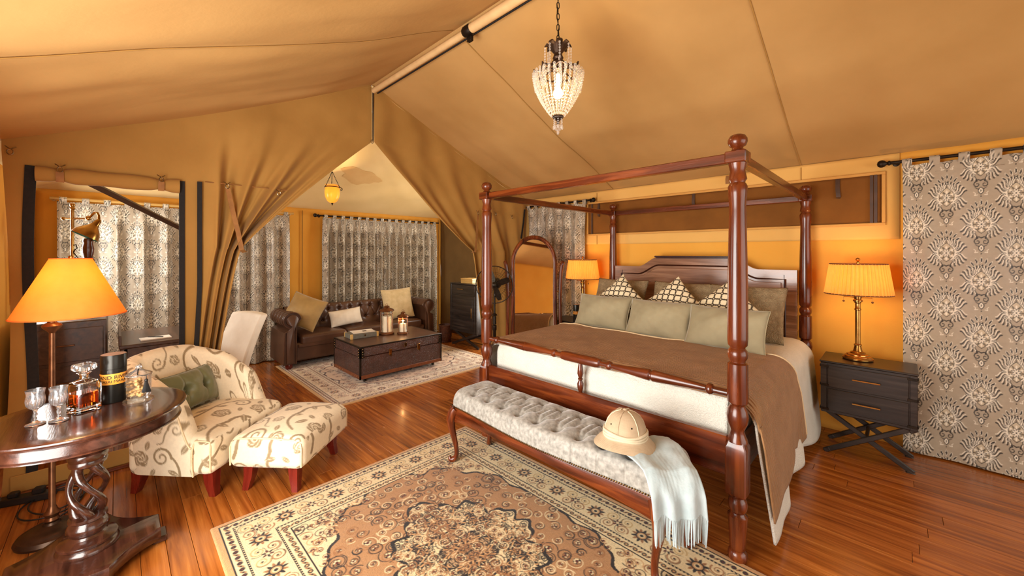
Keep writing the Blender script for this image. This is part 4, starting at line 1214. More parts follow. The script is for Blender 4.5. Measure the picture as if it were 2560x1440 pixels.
for k in range(46):
    s_ = -1+2*(k+.5)/46; r0 = .685+.045+s_*.12; f0 = fw_edge-.045+.012*math.sin(s_*9+.6)
    j1, j2 = random.uniform(-.006, .006), random.uniform(-.008, .008); z0 = float(np.interp(s_, S[-1], z[-1])); ln = random.uniform(.105, .125)
    pts = []
    for t_ in (0, .33, .66, 1):
        xx, yy = rf(r0+j1*t_, f0+j2*t_-.003); pts.append((xx-ox, yy-oy, z0-.56-ln*t_+.004))
    g.tube(pts, [.0028, .0032, .003, .002], 5)
o = obj('fringe', g, M['ice'], fringe); tag(o, kind='stuff')

# ------------------------------------------------------------------ pith helmet
hx, hy = -1.0, 1.85
hat = empty('pith_helmet', (hx, hy, .578), math.radians(20), 'khaki pith helmet with pale pleated band resting on the bench', 'hat')
hp = [(.001, .158), (.02, .157), (.045, .150), (.068, .134), (.086, .108), (.097, .076), (.101, .045), (.101, .03), (.109, .022), (.128, .006), (.143, -.010), (.146, -.014), (.142, -.0145), (.124, .0), (.104, .014), (.096, .03)]
g = G(); n = 48; vs = []
for (r, z_) in hp:
    for k in range(n):
        a = 2*PI*k/n; dip = (r > .102)*(-.016*math.cos(2*a)-.006*math.cos(a))*(r-.10)/.045; ell = 1+.08*abs(math.cos(a))
        vs.append((r*math.cos(a)*(1.10 if r > .1 else 1.04), r*math.sin(a), z_+dip*.7))
fs = [(i*n+j, i*n+(j+1) % n, (i+1)*n+(j+1) % n, (i+1)*n+j) for i in range(len(hp)-1) for j in range(n)]
obj('shell', g.add(vs, [f[::-1] for f in fs]), M['hat'], hat, ang=60)
for k in range(3):
    z_ = .036+.011*k
    obj('pleated_band', G().tube([(.1045*1.03*math.cos(a), .1035*math.sin(a), z_+.004*math.sin(a*3+k)) for a in np.linspace(0, 2*PI, 40)[:-1]], .0068, 8, closed=True), M['hat_band'], hat)
for k in range(6):
    a = k*PI/3+.3
    obj('seam', G().tube([(r*1.04*math.cos(a), r*math.sin(a), z_+.001) for (r, z_) in hp[1:7]], .0028, 6), M['hat_band'] if k % 2 else M['hat'], hat)
obj('top_button', G().sphere((0, 0, .16), .012, 12, 6, (1, 1, .5)), M['hat'], hat)
for a in (.85, 2.0, 4.0, 5.2):
    obj('vent', G().lathe([(.004, -.003), (.004, .002), (.0015, .002)], 10, T(.0905*math.cos(a), .088*math.sin(a), .1)@rotm('Z', a)@rotm('Y', PI/2-.35)), M['iron'], hat)

# ------------------------------------------------------------------ nightstands
def make_nightstand():
    r = empty('nightstand', (0, 0, 0))
    W, D, zb_, zt_ = .53, .36, .31, .70
    obj('body', G().box((0, 0, (zb_+zt_)/2), (W, D, zt_-zb_), .006), M['ebony'], r)
    obj('top', G().box((0, 0, zt_+.004), (W+.012, D+.012, .014), .004), M['ebony'], r)
    for k in range(2):
        zc = zb_+.02+.0875+k*.178
        dr = obj('drawer', G().box((0, -D/2-.004, zc), (W-.09, .014, .165), .003), M['ebony'], r)
        g = G().box((0, -D/2-.03, zc+.005), (.155, .006, .010), .002)
        for s_ in (-1, 1): g.box((s_*.06, -D/2-.02, zc+.005), (.008, .022, .008), .001)
        obj('handle', g, M['brass'], dr)
    for sx in (-1, 1):
        obj('corner_stile', G().box((sx*(W/2-.02), -D/2-.003, (zb_+zt_)/2), (.036, .01, zt_-zb_-.01), .002), M['ebony'], r)
        for zc in (zb_+.03, (zb_+zt_)/2+.02, zt_-.03):
            obj('corner_bracket', G().box((sx*(W/2-.028), -D/2-.009, zc), (.05, .006, .018), .002).box((sx*(W/2+.002), -D/2+.02, zc), (.006, .04, .018), .002), M['iron'], r)
    for y in (-.15, .15):
        for sx in (-1, 1):
            yo = y+.012*sx
            g = G(); L_ = math.hypot(.44, .29)
            a = math.atan2(.29, .44)
            mtx = T(0, yo, .165)@rotm('Y', sx*a)
            g.box((0, 0, 0), (L_+.06, .022, .034), .004, mtx)
            g.box((sx*-0+ (L_/2+.02), 0, -.012), (.05, .028, .03), .006, mtx)
            g.box((-(L_/2+.0), 0, 0), (.03, .024, .034), .006, mtx)
            obj('cross_leg', g, M['ebony'], r)
    obj('stretcher', G().tube([(0, -.15, .165), (0, .15, .165)], .012, 10), M['ebony'], r)
    return r
ns = make_nightstand(); ns.location = (-.158, 4.06, .0); tag(ns, 'black campaign nightstand on crossed legs beside the flat damask curtain', 'nightstand', 'campaign nightstands')
ns2 = copy_tree(ns); ns2.location = (-2.895, 4.06, 0); tag(ns2, 'black campaign nightstand between the bed and the cheval mirror', 'nightstand')

def point_light(name, loc, power, color, radius=.03, parent=None):
    d = bpy.data.lights.new(name, 'POINT'); d.energy = power; d.color = color; d.shadow_soft_size = radius
    o = bpy.data.objects.new(name, d); COL.objects.link(o); o.location = loc
    if parent is not None: o.parent = parent
    return o
WARM = (1, .62, .26)
def make_table_lamp():
    r = empty('table_lamp', (0, 0, 0))
    obj('base', G().lathe([(.088, 0), (.094, .006), (.094, .016), (.084, .024), (.082, .03), (.07, .036), (.068, .044), (.05, .05), (.046, .058), (.03, .066), (.026, .078), (.02, .11)], 28), M['brass'], r)
    obj('column', G().lathe([(.02, .108), (.024, .112), (.024, .12), (.0165, .125), (.0165, .385), (.021, .39), (.021, .398), (.017, .404), (.0165, .44), (.021, .445), (.021, .452)], 20), M['brass'], r)
    obj('socket', G().lathe([(.021, .45), (.03, .458), (.03, .466), (.022, .474), (.024, .50), (.03, .506), (.028, .514), (.014, .53), (.01, .56), (.008, .76)], 18), M['brass'], r)
    obj('bulb', G().sphere((0, 0, .60), .028, 12, 8, (1, 1, 1.3)), M['bulb'], r)
    for sg in (-1, 1):
        arm = obj('pull_chain', G().tube([(sg*.02, 0, .487), (sg*.085, 0, .49)], .003, 6).tube([(sg*.085, 0, .49), (sg*.085, 0, .46)], .0015, 5), M['brass'], r)
        obj('chain_knob', G().sphere((sg*.085, 0, .455), .008, 8, 5), M['bronze'], arm)
    n = 144; vs = []; zs = np.linspace(.515, .75, 8)
    for i, z_ in enumerate(zs):
        t = i/7
        for k in range(n):
            a = 2*PI*k/n; rad = .205+(.172-.205)*t
            pl = (.0055 if k % 3 == 0 else -.0025)
            vs.append(((rad+pl)*math.cos(a), (rad+pl)*math.sin(a), z_))
    fs = [(i*n+j, i*n+(j+1) % n, (i+1)*n+(j+1) % n, (i+1)*n+j) for i in range(7) for j in range(n)]
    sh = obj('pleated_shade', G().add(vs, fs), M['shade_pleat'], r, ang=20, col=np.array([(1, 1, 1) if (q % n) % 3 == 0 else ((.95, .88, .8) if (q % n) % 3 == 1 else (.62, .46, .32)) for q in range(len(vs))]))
    obj('shade_trim', G().tube([(.205*math.cos(a), .205*math.sin(a), .515) for a in np.linspace(0, 2*PI, 60)[:-1]], .0052, 6, closed=True), M['shade_trim'], sh)
    obj('shade_trim', G().tube([(.172*math.cos(a), .172*math.sin(a), .75) for a in np.linspace(0, 2*PI, 60)[:-1]], .0048, 6, closed=True), M['shade_trim'], sh)
    g = G()
    for k in range(3):
        a = k*2*PI/3; g.tube([(0, 0, .745), (.172*math.cos(a), .172*math.sin(a), .748)], .002, 5)
    obj('shade_spider', g, M['brass'], r)
    obj('finial', G().lathe([(.006, .755), (.012, .76), (.006, .768), (.008, .772), (.014, .782), (.014, .79), (.007, .798), (.001, .80)], 14), M['brass'], r)
    return r
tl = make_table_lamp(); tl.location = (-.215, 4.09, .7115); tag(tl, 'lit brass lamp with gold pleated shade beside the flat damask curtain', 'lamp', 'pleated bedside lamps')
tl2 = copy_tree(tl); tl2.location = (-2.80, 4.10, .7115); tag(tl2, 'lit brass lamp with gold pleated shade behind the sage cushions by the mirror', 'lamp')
for t_ in (tl, tl2):
    point_light('lamp_bulb_light', (0, 0, .67), 3.1, WARM, .04, t_)
    point_light('lamp_bulb_light', (0, 0, .57), 3.1, WARM, .03, t_)

def text_mesh(s, size, extrude=.0004):
    cu = bpy.data.curves.new('lettering', 'FONT'); cu.body = s; cu.size = size; cu.extrude = extrude; cu.align_x = 'CENTER'; cu.align_y = 'CENTER'; cu.resolution_u = 4
    o = bpy.data.objects.new('lettering', cu); COL.objects.link(o)
    dg = bpy.context.evaluated_depsgraph_get(); me = bpy.data.meshes.new_from_object(o.evaluated_get(dg))
    bpy.data.objects.remove(o); return me
def wrap_text(s, size, R, z, a0, parent, material):
    me = text_mesh(s, size)
    n = len(me.vertices); co = np.zeros(n*3, np.float32); me.vertices.foreach_get('co', co); co = co.reshape(-1, 3)
    a = a0+co[:, 0]/R; rr = R+.0006+co[:, 2]
    out = np.stack([rr*np.cos(a), rr*np.sin(a), z+co[:, 1]], 1).astype(np.float32)
    me.vertices.foreach_set('co', out.ravel()); me.update()
    return link('lettering', me, material, parent)
def make_tin(loc, label, R=.051, H=.25, face=0.0, zb=.10, hb=.05):
    r = empty('storage_tin', loc, 0, label, 'tin')
    obj('body', G().lathe([(R*.96, 0), (R, .004), (R, H-.075), (R-.0012, H-.074), (R-.0012, H-.072), (R, H-.071), (R, H-.004), (R*.97, H)], 40), M['tin'], r)
    obj('lid_face', G().lathe([(.001, H+.0005), (R*.95, H+.0005), (R*.97, H-.001)], 40, cap=False), M['tin_lid'], r)
    lb = obj('paper_band', G().lathe([(R+.0004, zb), (R+.0009, zb+.001), (R+.0009, zb+hb-.001), (R+.0004, zb+hb)], 40, cap=False), M['orange_label'], r)
    wrap_text('SAND RIVER', hb*.46, R+.0009, zb+hb*.66, face, lb, M['ink'])
    wrap_text('MASAI MARA', hb*.34, R+.0009, zb+hb*.28, face, lb, M['ink'])
    return r
make_tin((-2.77, 3.92, .7115), 'slim black tin with orange band on the nightstand by the mirror', R=.036, H=.21, face=math.radians(-55), zb=.095, hb=.034)

# ------------------------------------------------------------------ cheval mirror
mir = empty('cheval_mirror', (-3.145, 3.57, 0), math.radians(42), 'arched mahogany cheval mirror on side posts behind the bed', 'mirror')
HWm, z0m, z1m = .235, .42, 1.745
def arch(hw, za, zb2, n=28):
    pts = [(hw*math.cos(a), zb2-hw*1.25+hw*1.25*math.sin(a)) for a in np.linspace(0, PI, n)]
    pts += [(-hw*1.0+.0*k, 0) for k in range(0)]
    pts += [(-hw*(1-.02*math.sin(PI*t)), (zb2-hw*1.25)+(za+hw*.6-(zb2-hw*1.25))*t) for t in np.linspace(.1, .9, 8)]
    pts += [(hw*math.cos(a), za+hw*.6+hw*.6*math.sin(a)) for a in np.linspace(PI, 2*PI, 16)]
    pts += [(hw*(1-.02*math.sin(PI*t)), (za+hw*.6)+((zb2-hw*1.25)-(za+hw*.6))*t) for t in np.linspace(.1, .9, 8)]
    return pts
tiltm = T(0, 0, 1.08)@rotm('X', math.radians(-5))@T(0, 0, -1.08)
outer = arch(HWm+.025, z0m, z1m)
fr_ = obj('frame', G().tube([(x, 0, z) for (x, z) in outer], .030, 10, closed=True, m=tiltm, flat=.8), M['mahogany'], mir)
obj('mirror_glass', G().prism(arch(HWm, z0m+.03, z1m-.03), -.004, .004, tiltm@rotm('X', PI/2)), M['mirror'], fr_)
obj('backing', G().prism(arch(HWm+.01, z0m+.02, z1m-.02), -.010, .0, T(0, .018, 0)@tiltm@rotm('X', PI/2)), M['mahogany'], fr_)
for sg in (-1, 1):
    pts = [(sg*.345, 0, .08), (sg*.325, 0, .5), (sg*.315, 0, 1.0), (sg*.325, 0, 1.30), (sg*.34, 0, 1.40), (sg*.352, 0, 1.44), (sg*.345, 0, 1.455)]
    obj('post', G().tube(pts, [.02, .02, .02, .022, .024, .022, .012], 8), M['mahogany'], mir)
    obj('foot', G().tube([(sg*.345, -.15, .02), (sg*.345, -.10, .045), (sg*.345, 0, .1), (sg*.345, .08, .045), (sg*.345, .12, .02)], [.016, .02, .026, .02, .016], 8), M['mahogany'], mir)
    obj('pivot_knob', G().lathe([(.008, 0), (.014, .006), (.014, .014), (.006, .02)], 12, T(sg*.29, 0, 1.08)@rotm('Y', sg*PI/2)).tube([(sg*.26, 0, 1.08), (sg*.33, 0, 1.08)], .006, 8), M['brass'], mir)
obj('stretcher', G().tube([(-.34, 0, .16), (.34, 0, .16)], .016, 8), M['mahogany'], mir)

# ------------------------------------------------------------------ pedestal fan
fan = empty('pedestal_fan', (-3.42, 3.17, 0), math.radians(38), 'black wire-guard pedestal fan between the tied canvas and the mirror', 'fan')
obj('base', G().lathe([(.17, 0), (.172, .01), (.16, .022), (.05, .04), (.022, .06)], 28), M['fan_metal'], fan)
obj('pole', G().lathe([(.018, .05), (.018, .62), (.026, .63), (.026, .68), (.012, .69), (.012, 1.04)], 16), M['iron'], fan)
obj('collar', G().lathe([(.03, .80), (.036, .805), (.012, .83)], 16).lathe([(.022, .70), (.022, .79)], 14), M['iron'], fan)
FZ = 1.17
fm = T(0, 0, FZ)@rotm('X', math.radians(90+4))
obj('motor', G().lathe([(.02, -.17), (.06, -.15), (.072, -.1), (.06, -.04), (.03, -.02)], 20, fm).tube([(0, .04, 1.02), (0, .06, FZ-.04)], .018, 10), M['fan_metal'], fan)
obj('hub', G().lathe([(.034, .0), (.034, .04), (.02, .055), (.001, .06)], 20, fm), M['fan_metal'], fan)
for k in range(4):
    a0 = k*PI/2+.35; vs = []; nn = 8
    for i in range(nn):
        t = i/(nn-1); rad = .03+.165*t; wdt = .03+.04*math.sin(PI*min(1, t*.75+.1))
        for sgn in (-1, 1):
            an = a0+sgn*wdt/rad*.55*(1 if t > .1 else .7)
            vs.append((rad*math.cos(an), rad*math.sin(an), .02+sgn*.014))
    m2 = np.array(vs); vs2 = vs+[(p[0], p[1], p[2]+.003) for p in vs]; k2 = len(vs)
    fs = [(2*i, 2*i+1, 2*i+3, 2*i+2) for i in range(nn-1)]+[(k2+2*i, k2+2*i+2, k2+2*i+3, k2+2*i+1) for i in range(nn-1)]
    loop = [2*i for i in range(nn)]+[2*i+1 for i in range(nn-1, -1, -1)]
    fs += [(loop[i], loop[(i+1) % len(loop)], loop[(i+1) % len(loop)]+k2, loop[i]+k2) for i in range(len(loop))]
    obj('blade', G().add(vs2, fs, fm), M['fan_metal'], fan)
for fr in (1, -1):
    g = G()
    zc = .045 if fr > 0 else -.02
    for k in range(36):
        a = k*2*PI/36; pts = [(r_*math.cos(a), r_*math.sin(a), z_) for (r_, z_) in ((.03, zc+fr*.035), (.12, zc+fr*.032), (.19, zc+fr*.018), (.222, .012))]
        g.tube(pts, .0011, 4, m=fm)
    for r_ in (.06, .14): g.tube([(r_*math.cos(a), r_*math.sin(a), zc+fr*.033) for a in np.linspace(0, 2*PI, 40)[:-1]], .0013, 4, closed=True, m=fm)
    obj('wire_guard', g, M['fan_metal'], fan)
obj('guard_rim', G().tube([(.223*math.cos(a), .223*math.sin(a), .012) for a in np.linspace(0, 2*PI, 56)[:-1]], .006, 8, closed=True, m=fm), M['fan_metal'], fan)

# ------------------------------------------------------------------ crystal chandelier
cx_, cy_ = -1.512, 1.945
ch = empty('chandelier', (cx_, cy_, 2.31), 0, 'beaded crystal basket chandelier hanging on a chain from the ridge pole', 'chandelier')
z_ = .565
k = 0; lme = None
while z_ < .97:
    g = G(); L_ = .026
    pts = [(.008*math.cos(a), 0, (L_-.008)*np.sign(math.sin(a))*.55+.010*math.sin(a)) for a in np.linspace(0, 2*PI, 17)[:-1]]
    if lme is None: o = obj('chain_link', g.tube(pts, .0026, 6, closed=True), M['iron'], ch); lme = o.data
    else: o = link('chain_link', lme, None, ch)
    o.location = (0, 0, z_+.02); o.rotation_euler = (0, 0, (k % 2)*PI/2+YAW); z_ += .0345; k += 1
obj('ceiling_hook', G().lathe([(.02, .95), (.022, .965), (.01, .975), (.005, .98)], 12), M['iron'], ch)
obj('cord', G().tube([(.006*math.sin(q*9), .006*math.cos(q*9), .55+.42*q) for q in np.linspace(0, 1, 30)], .0022, 5), M['iron'], ch)
obj('stem', G().lathe([(.012, .37), (.036, .385), (.03, .40), (.042, .42), (.042, .434), (.028, .45), (.034, .462), (.028, .475), (.022, .50), (.032, .52), (.034, .545), (.018, .565), (.006, .58)], 18), M['bronze_dark'], ch)
for k in range(8):
    a = k*PI/4; pts = [(.015*math.cos(a), .015*math.sin(a), .485), (.045*math.cos(a), .045*math.sin(a), .53), (.072*math.cos(a), .072*math.sin(a), .545), (.085*math.cos(a), .085*math.sin(a), .532)]
    obj('leaf', G().tube(pts, [.012, .024, .020, .004], 6, flat=.4), M['bronze_dark'], ch)
    g = G(); rr = .082
    for q in range(7): g.sphere((rr*math.cos(a), rr*math.sin(a), .522-.017*q), .0062 if q < 6 else .009, 8, 5, (1, 1, 1.2 if q < 6 else 1.9))
    obj('crystal_strand', g, M['glass'], ch)
rim = [(.128+.012*math.cos(8*a), .37+.008*math.cos(8*a)) for a in np.linspace(0, 2*PI, 65)[:-1]]
obj('rim', G().tube([(r_*math.cos(a), r_*math.sin(a), zz_) for (r_, zz_), a in zip(rim, np.linspace(0, 2*PI, 65)[:-1])], .006, 8, closed=True), M['bronze_dark'], ch)
for k in range(8):
    a = (k+.0)*PI/4; c, s_ = math.cos(a), math.sin(a)
    obj('rim_scroll', G().tube([(.025*c, .025*s_, .395), (.07*c, .07*s_, .40), (.12*c, .12*s_, .382), (.148*c, .148*s_, .376), (.152*c, .152*s_, .39)], [.006, .006, .006, .009, .005], 6), M['bronze_dark'], ch)
    g = G()
    for q in range(13):
        t = q/12; rr = .142+.006*math.sin(PI*t); g.sphere((rr*math.cos(a+.3*(t-.5)*0), rr*math.sin(a), .362-.115*t), .0075*(1-.3*t), 8, 5)
    for sg in (-1, 1):
        for q in range(9):
            t = q/8; an = a+sg*(.28-.26*t); rr = .136+.012*math.sin(PI*t); g.sphere((rr*math.cos(an), rr*math.sin(an), .362-.10*t), .0065, 8, 5)
    obj('crystal_swag', g, M['glass'], ch)
for k in range(30):
    a = k*2*PI/30; g = G(); c, s_ = math.cos(a), math.sin(a)
    for q in range(19):
        t = q/18; rr = .128*(1-t)**.75*(1+.25*math.sin(PI*t*.8))+.028; g.sphere((rr*c, rr*s_, .36-.27*t), .0088*(1-.3*t), 8, 5)
    obj('bead_strand', g, M['glass'], ch)
for k in range(13):
    a = (k+.5)*2*PI/13; c, s_ = math.cos(a), math.sin(a)
    pts = [((.128*(1-t)**.75*(1+.25*math.sin(PI*t*.8))+.021)*c, (.128*(1-t)**.75*(1+.25*math.sin(PI*t*.8))+.021)*s_, .36-.27*t) for t in np.linspace(0, 1, 14)]
    obj('wire_rib', G().tube(pts, .0016, 5), M['bronze'], ch)
obj('bottom_cap', G().lathe([(.034, .098), (.036, .09), (.026, .08), (.01, .07), (.006, .055), (.009, .05), (.001, .042)], 16), M['bronze_dark'], ch)
for k in range(7):
    a = k*2*PI/7; rr = .026; g = G()
    for q in range(3): g.sphere((rr*math.cos(a), rr*math.sin(a), .075-.013*q), .0045, 7, 4)
    g.sphere((rr*math.cos(a), rr*math.sin(a), .028), .008, 7, 5, (1, 1, 1.9))
    obj('crystal_drop', g, M['glass'], ch)
g = G().sphere((0, 0, -.002), .009, 7, 5, (1, 1, 1.9)).tube([(0, 0, .04), (0, 0, .01)], .002, 5); obj('crystal_drop', g, M['glass'], ch)
obj('bulb', G().sphere((0, 0, .24), .03, 14, 10, (1, 1, 1.15)).lathe([(.012, .27), (.014, .36)], 10), M['bulb'], ch)
point_light("chandelier_light", (0, 0, .24), 22, (1, .74, .42), .035, ch)

# ------------------------------------------------------------------ rugs
def rug_obj(name, cx, cy, L, W, res, pal, label, seed, dens, h=.011):
    a = make_rug(L, W, res, pal, seed, dens); ny, nx, _ = a.shape
    X, Y = np.meshgrid((np.arange(nx)+.5)/nx*L-L/2, (np.arange(ny)+.5)/ny*W-W/2)
    Z = np.full_like(X, h)+.0008*fnoise(X*9, Y*9, seed)
    Z[0] = Z[-1] = .001; Z[:, 0] = Z[:, -1] = .001; Z[1] = Z[-2] = h*.8; Z[:, 1] = Z[:, -2] = h*.8
    Z[0] = Z[-1] = .001; Z[:, 0] = Z[:, -1] = .001
    root = sheet(name, X, Y, Z, M['rug'], None, col=a)
    root.location = (cx, cy, 0); tag(root, label, 'rug'); return root
rug_obj('persian_rug', -1.565, 1.273, 2.33, 1.82, 268, (lin(198, 150, 98), lin(224, 200, 154), lin(36, 27, 23), lin(152, 102, 60), lin(84, 26, 20), lin(172, 126, 82)),
        'tan and cream Persian rug with dark medallion under the tufted bench', 3, 1.0)
rug_obj('persian_rug', -5.0, 2.69, 2.04, 2.36, 150, (lin(214, 172, 122), lin(232, 214, 190), lin(70, 30, 26), lin(164, 98, 72), lin(118, 30, 28), lin(226, 196, 168)),
        'cream and red Persian rug under the leather trunk in the lounge', 9, .8)

# ------------------------------------------------------------------ rose-print armchair and ottoman
CA = math.radians(41)
chair = empty('slipper_armchair', (-3.47, .454, 0), CA, 'cream armchair printed with brown roses and scrolling vines', 'armchair')
def floral_box(vs, nm, u0=0, v0=0):
    ax = np.argmax(np.abs(nm)*np.array([1, 1, 1.15]), 1)
    u = np.where(ax == 0, vs[:, 1], vs[:, 0]); v = np.where(ax == 2, vs[:, 1], vs[:, 2])
    return FLORAL.sample((u+u0)/1.3, (v+v0)/1.3)
def dense_roundbox(dx, dy, dz, r, step, crown=0):
    """rounded block with an even fine mesh so that the print shows"""
    H = np.array([dx, dy, dz])/2; V = []; Fq = []; Nn = []; base = 0
    for ax in range(3):
        o = [t for t in range(3) if t != ax]
        na, nb = [max(4, int(2*H[k]/step)) for k in o]
        A_, B_ = np.meshgrid(np.linspace(-1, 1, na+1), np.linspace(-1, 1, nb+1), indexing='ij')
        for e in (-1, 1):
            p = np.zeros(A_.shape+(3,)); p[..., ax] = e*H[ax]; p[..., o[0]] = A_*H[o[0]]; p[..., o[1]] = B_*H[o[1]]
            q = np.clip(p, -(H-r), H-r); d = p-q; ln = np.linalg.norm(d, axis=-1, keepdims=True); d = d/np.maximum(ln, 1e-9)
            V.append((q+d*r).reshape(-1, 3)); nn = np.zeros_like(p); nn[..., ax] = e; Nn.append(nn.reshape(-1, 3))
            i = np.arange(na)[:, None]; j = np.arange(nb)[None, :]; w_ = nb+1
            f = np.stack([i*w_+j, (i+1)*w_+j, (i+1)*w_+j+1, i*w_+j+1], -1).reshape(-1, 4)+base
            if (e == -1) != (ax == 1): f = f[:, ::-1]
            Fq.append(f); base += len(V[-1])
    V = np.concatenate(V); Nn = np.concatenate(Nn); Fq = np.concatenate(Fq)
    if crown:
        up = V[:, 2] > 0
        V[up, 2] += crown*np.clip(1-(V[up, 0]/H[0])**2, 0, 1)*np.clip(1-(V[up, 1]/H[1])**2, 0, 1)**.6
    return V, Fq, Nn
def fast_mesh(name, V, Fq, material, parent, col=None, weld=True):
    me = bpy.data.meshes.new(name); n = len(V)
    me.vertices.add(n); me.vertices.foreach_set('co', np.asarray(V, np.float32).ravel())
    q = np.ascontiguousarray(Fq, dtype=np.int32)
    me.loops.add(q.size); me.loops.foreach_set('vertex_index', q.ravel())
    me.polygons.add(len(q)); me.polygons.foreach_set('loop_start', np.arange(0, q.size, 4, dtype=np.int32))
    me.update(calc_edges=True)
    if col is not None: setcol(me, col)
    if weld:
        b = bmesh.new(); b.from_mesh(me); bmesh.ops.remove_doubles(b, verts=b.verts, dist=1e-5); bmesh.ops.recalc_face_normals(b, faces=b.faces); b.to_mesh(me); b.free()
    finish(me, 180); return link(name, me, material, parent)
V, Fq, Nn = dense_roundbox(.56, .69, .225, .045, .0062, .055)
fast_mesh('seat', V+np.array([.04, 0, .281]), Fq, M['floral'], chair, floral_box(V, Nn, .1, .2))
# back and arms: one horseshoe shell
def horseshoe(hw, xr, xf, r, n):
    pts = []
    for t in np.linspace(0, 1, 30): pts.append((xf+(xr+r-xf)*t, -hw))
    for a in np.linspace(0, PI/2, 24)[1:]: pts.append((xr+r-r*math.sin(a), -hw+r-r*math.cos(a)))
    for t in np.linspace(0, 1, 30)[1:]: pts.append((xr, (-hw+r)+(2*hw-2*r)*t))
    for a in np.linspace(0, PI/2, 24)[1:]: pts.append((xr+r-r*math.cos(a), hw-r+r*math.sin(a)))
    for t in np.linspace(0, 1, 30)[1:]: pts.append((xr+r+(xf-xr-r)*t, hw))
    P_ = np.array(pts); d = np.concatenate([[0], np.cumsum(np.hypot(*(P_[1:]-P_[:-1]).T))])
    t = np.linspace(0, d[-1], n); return np.stack([np.interp(t, d, P_[:, k]) for k in range(2)], 1), t
nS, nL = 330, 150
path, arc = horseshoe(.302, -.29, .205, .17, nS)
tn = np.gradient(path, axis=0); tn /= np.linalg.norm(tn, axis=1, keepdims=True); nr = np.stack([-tn[:, 1], tn[:, 0]], 1)     # outward
xx = path[:, 0]
ztop = .385+.265*sm(.205, .06, xx)+.14*sm(.10, -.2, xx)+.05*sm(-.16, -.29, xx)
ztop = ztop+.025*np.exp(-(path[:, 1]/.2)**2)*(xx < -.25)
thk = .045+.0*xx
lp = []
for k in range(nL):
    t = k/(nL-1)
    if t < .42: lp.append((1.0, t/.42, 0))
    elif t < .58:
        a = (t-.42)/.16*PI; lp.append((math.cos(a), 1, math.sin(a)))
    else: lp.append((-1.0, 1-(t-.58)/.42, 0))
lp = np.array(lp)
Zb0 = .168
off = lp[None, :, 0]*thk[:, None]
zz = Zb0+(ztop[:, None]-.05-Zb0)*lp[None, :, 1]+.05*lp[None, :, 2]
lean = np.clip(-nr[:, 0], 0, 1)[:, None]*.10*np.clip((zz-.4)/.45, 0, 1)       # back leans away
bul = .012*np.sin(PI*np.clip((zz-Zb0)/(ztop[:, None]-Zb0), 0, 1))
px_ = path[:, 0][:, None]+nr[:, 0][:, None]*(off+bul*np.sign(lp[None, :, 0]))-lean
py_ = path[:, 1][:, None]+nr[:, 1][:, None]*(off+bul*np.sign(lp[None, :, 0]))
vv = np.where(lp[None, :, 0] > 0, zz, 2*ztop[:, None]-zz+.08)
colr = FLORAL.sample((arc[:, None]+0*zz)/1.3, (vv+.06)/1.3)
sheet('back_and_arms', px_, py_, zz, M['floral'], chair, col=colr)
for e, sgn in ((0, -1), (-1, 1)):     # closed front ends of the arms
    n = nL; ring = np.stack([px_[e], py_[e], zz[e]], 1)
    mid = ring.copy(); mid[:, 1] = path[e, 1]
    Xe = np.stack([ring[:, 0], mid[:, 0]+.012], 0); Ye = np.stack([ring[:, 1], mid[:, 1]], 0); Ze = np.stack([ring[:, 2], ring[:, 2]], 0)
    sheet('arm_front', Xe, Ye, Ze, M['floral'], chair, col=FLORAL.sample(Ye, Ze+.1))
for w_ in (.0,):
    k = int(.42*nL)
    pts = [(px_[i, k], py_[i, k], zz[i, k]+.006) for i in range(0, nS, 3)]
    obj('piping', G().tube(pts, .0055, 6), M['piping'], chair)
for sg in (-1, 1):
    e = 0 if sg < 0 else -1
    pts = [(px_[e, k]+.004, py_[e, k], zz[e, k]) for k in range(0, nL, 4)]
    obj('piping', G().tube(pts, .0055, 6), M['piping'], chair)
    obj('piping', G().tube([(.307, sg*.332, z) for z in np.linspace(.19, .35, 8)]+[(.300, sg*.326, .372), (.28, sg*.332, .381), (.21, sg*.335, .384)], .0055, 6), M['piping'], chair)
def taper_leg(h, a, b, dx=0, dy=0):
    g = G(); vs = []
    for i, (z, s_) in enumerate(((0, b), (h*.5, (a+b)/2*1.04), (h, a))):
        t = 1-z/h
        for (u, v) in ((-1, -1), (1, -1), (1, 1), (-1, 1)): vs.append((u*s_/2+dx*t*t, v*s_/2+dy*t*t, z))
    fs = [(i*4+j, i*4+(j+1) % 4, (i+1)*4+(j+1) % 4, (i+1)*4+j) for i in range(2) for j in range(4)]+[(3, 2, 1, 0), (8, 9, 10, 11)]
    return g.add(vs, fs)
for (x, y) in ((.245, -.25), (.245, .25), (-.235, -.25), (-.235, .25)):
    o = obj('leg', taper_leg(.172, .07, .04, .02 if x > 0 else -.035, 0), M['red_leg'], chair); o.location = (x, y, 0)

ott = empty('ottoman', (-3.065, .89, 0), CA, 'cream rose-print ottoman footstool in front of the armchair', 'ottoman')
V, Fq, Nn = dense_roundbox(.50, .62, .20, .055, .0062, .045)
fast_mesh('cushion', V+np.array([0, 0, .262]), Fq, M['floral'], ott, floral_box(V, Nn, .27, .05))
for sg in (-1, 1):
    pts = [(-.236, sg*.296, .185), (-.238, sg*.297, .30), (-.230, sg*.291, .330), (-.205, sg*.290, .345)]
    pts += [(x, sg*.2935, .349+.012*(1-(x/.25)**2)) for x in np.linspace(-.18, .18, 9)]
    pts += [(-p[0], p[1], p[2]) for p in pts[3::-1]]
    obj('piping', G().tube(pts, .0052, 6), M['piping'], ott)
for (x, y) in ((-.15, -.22), (.15, -.22), (-.15, .22), (.15, .22)):
    o = obj('leg', taper_leg(.17, .065, .038, .018*np.sign(x), .018*np.sign(y)), M['red_leg'], ott); o.location = (x, y, 0)
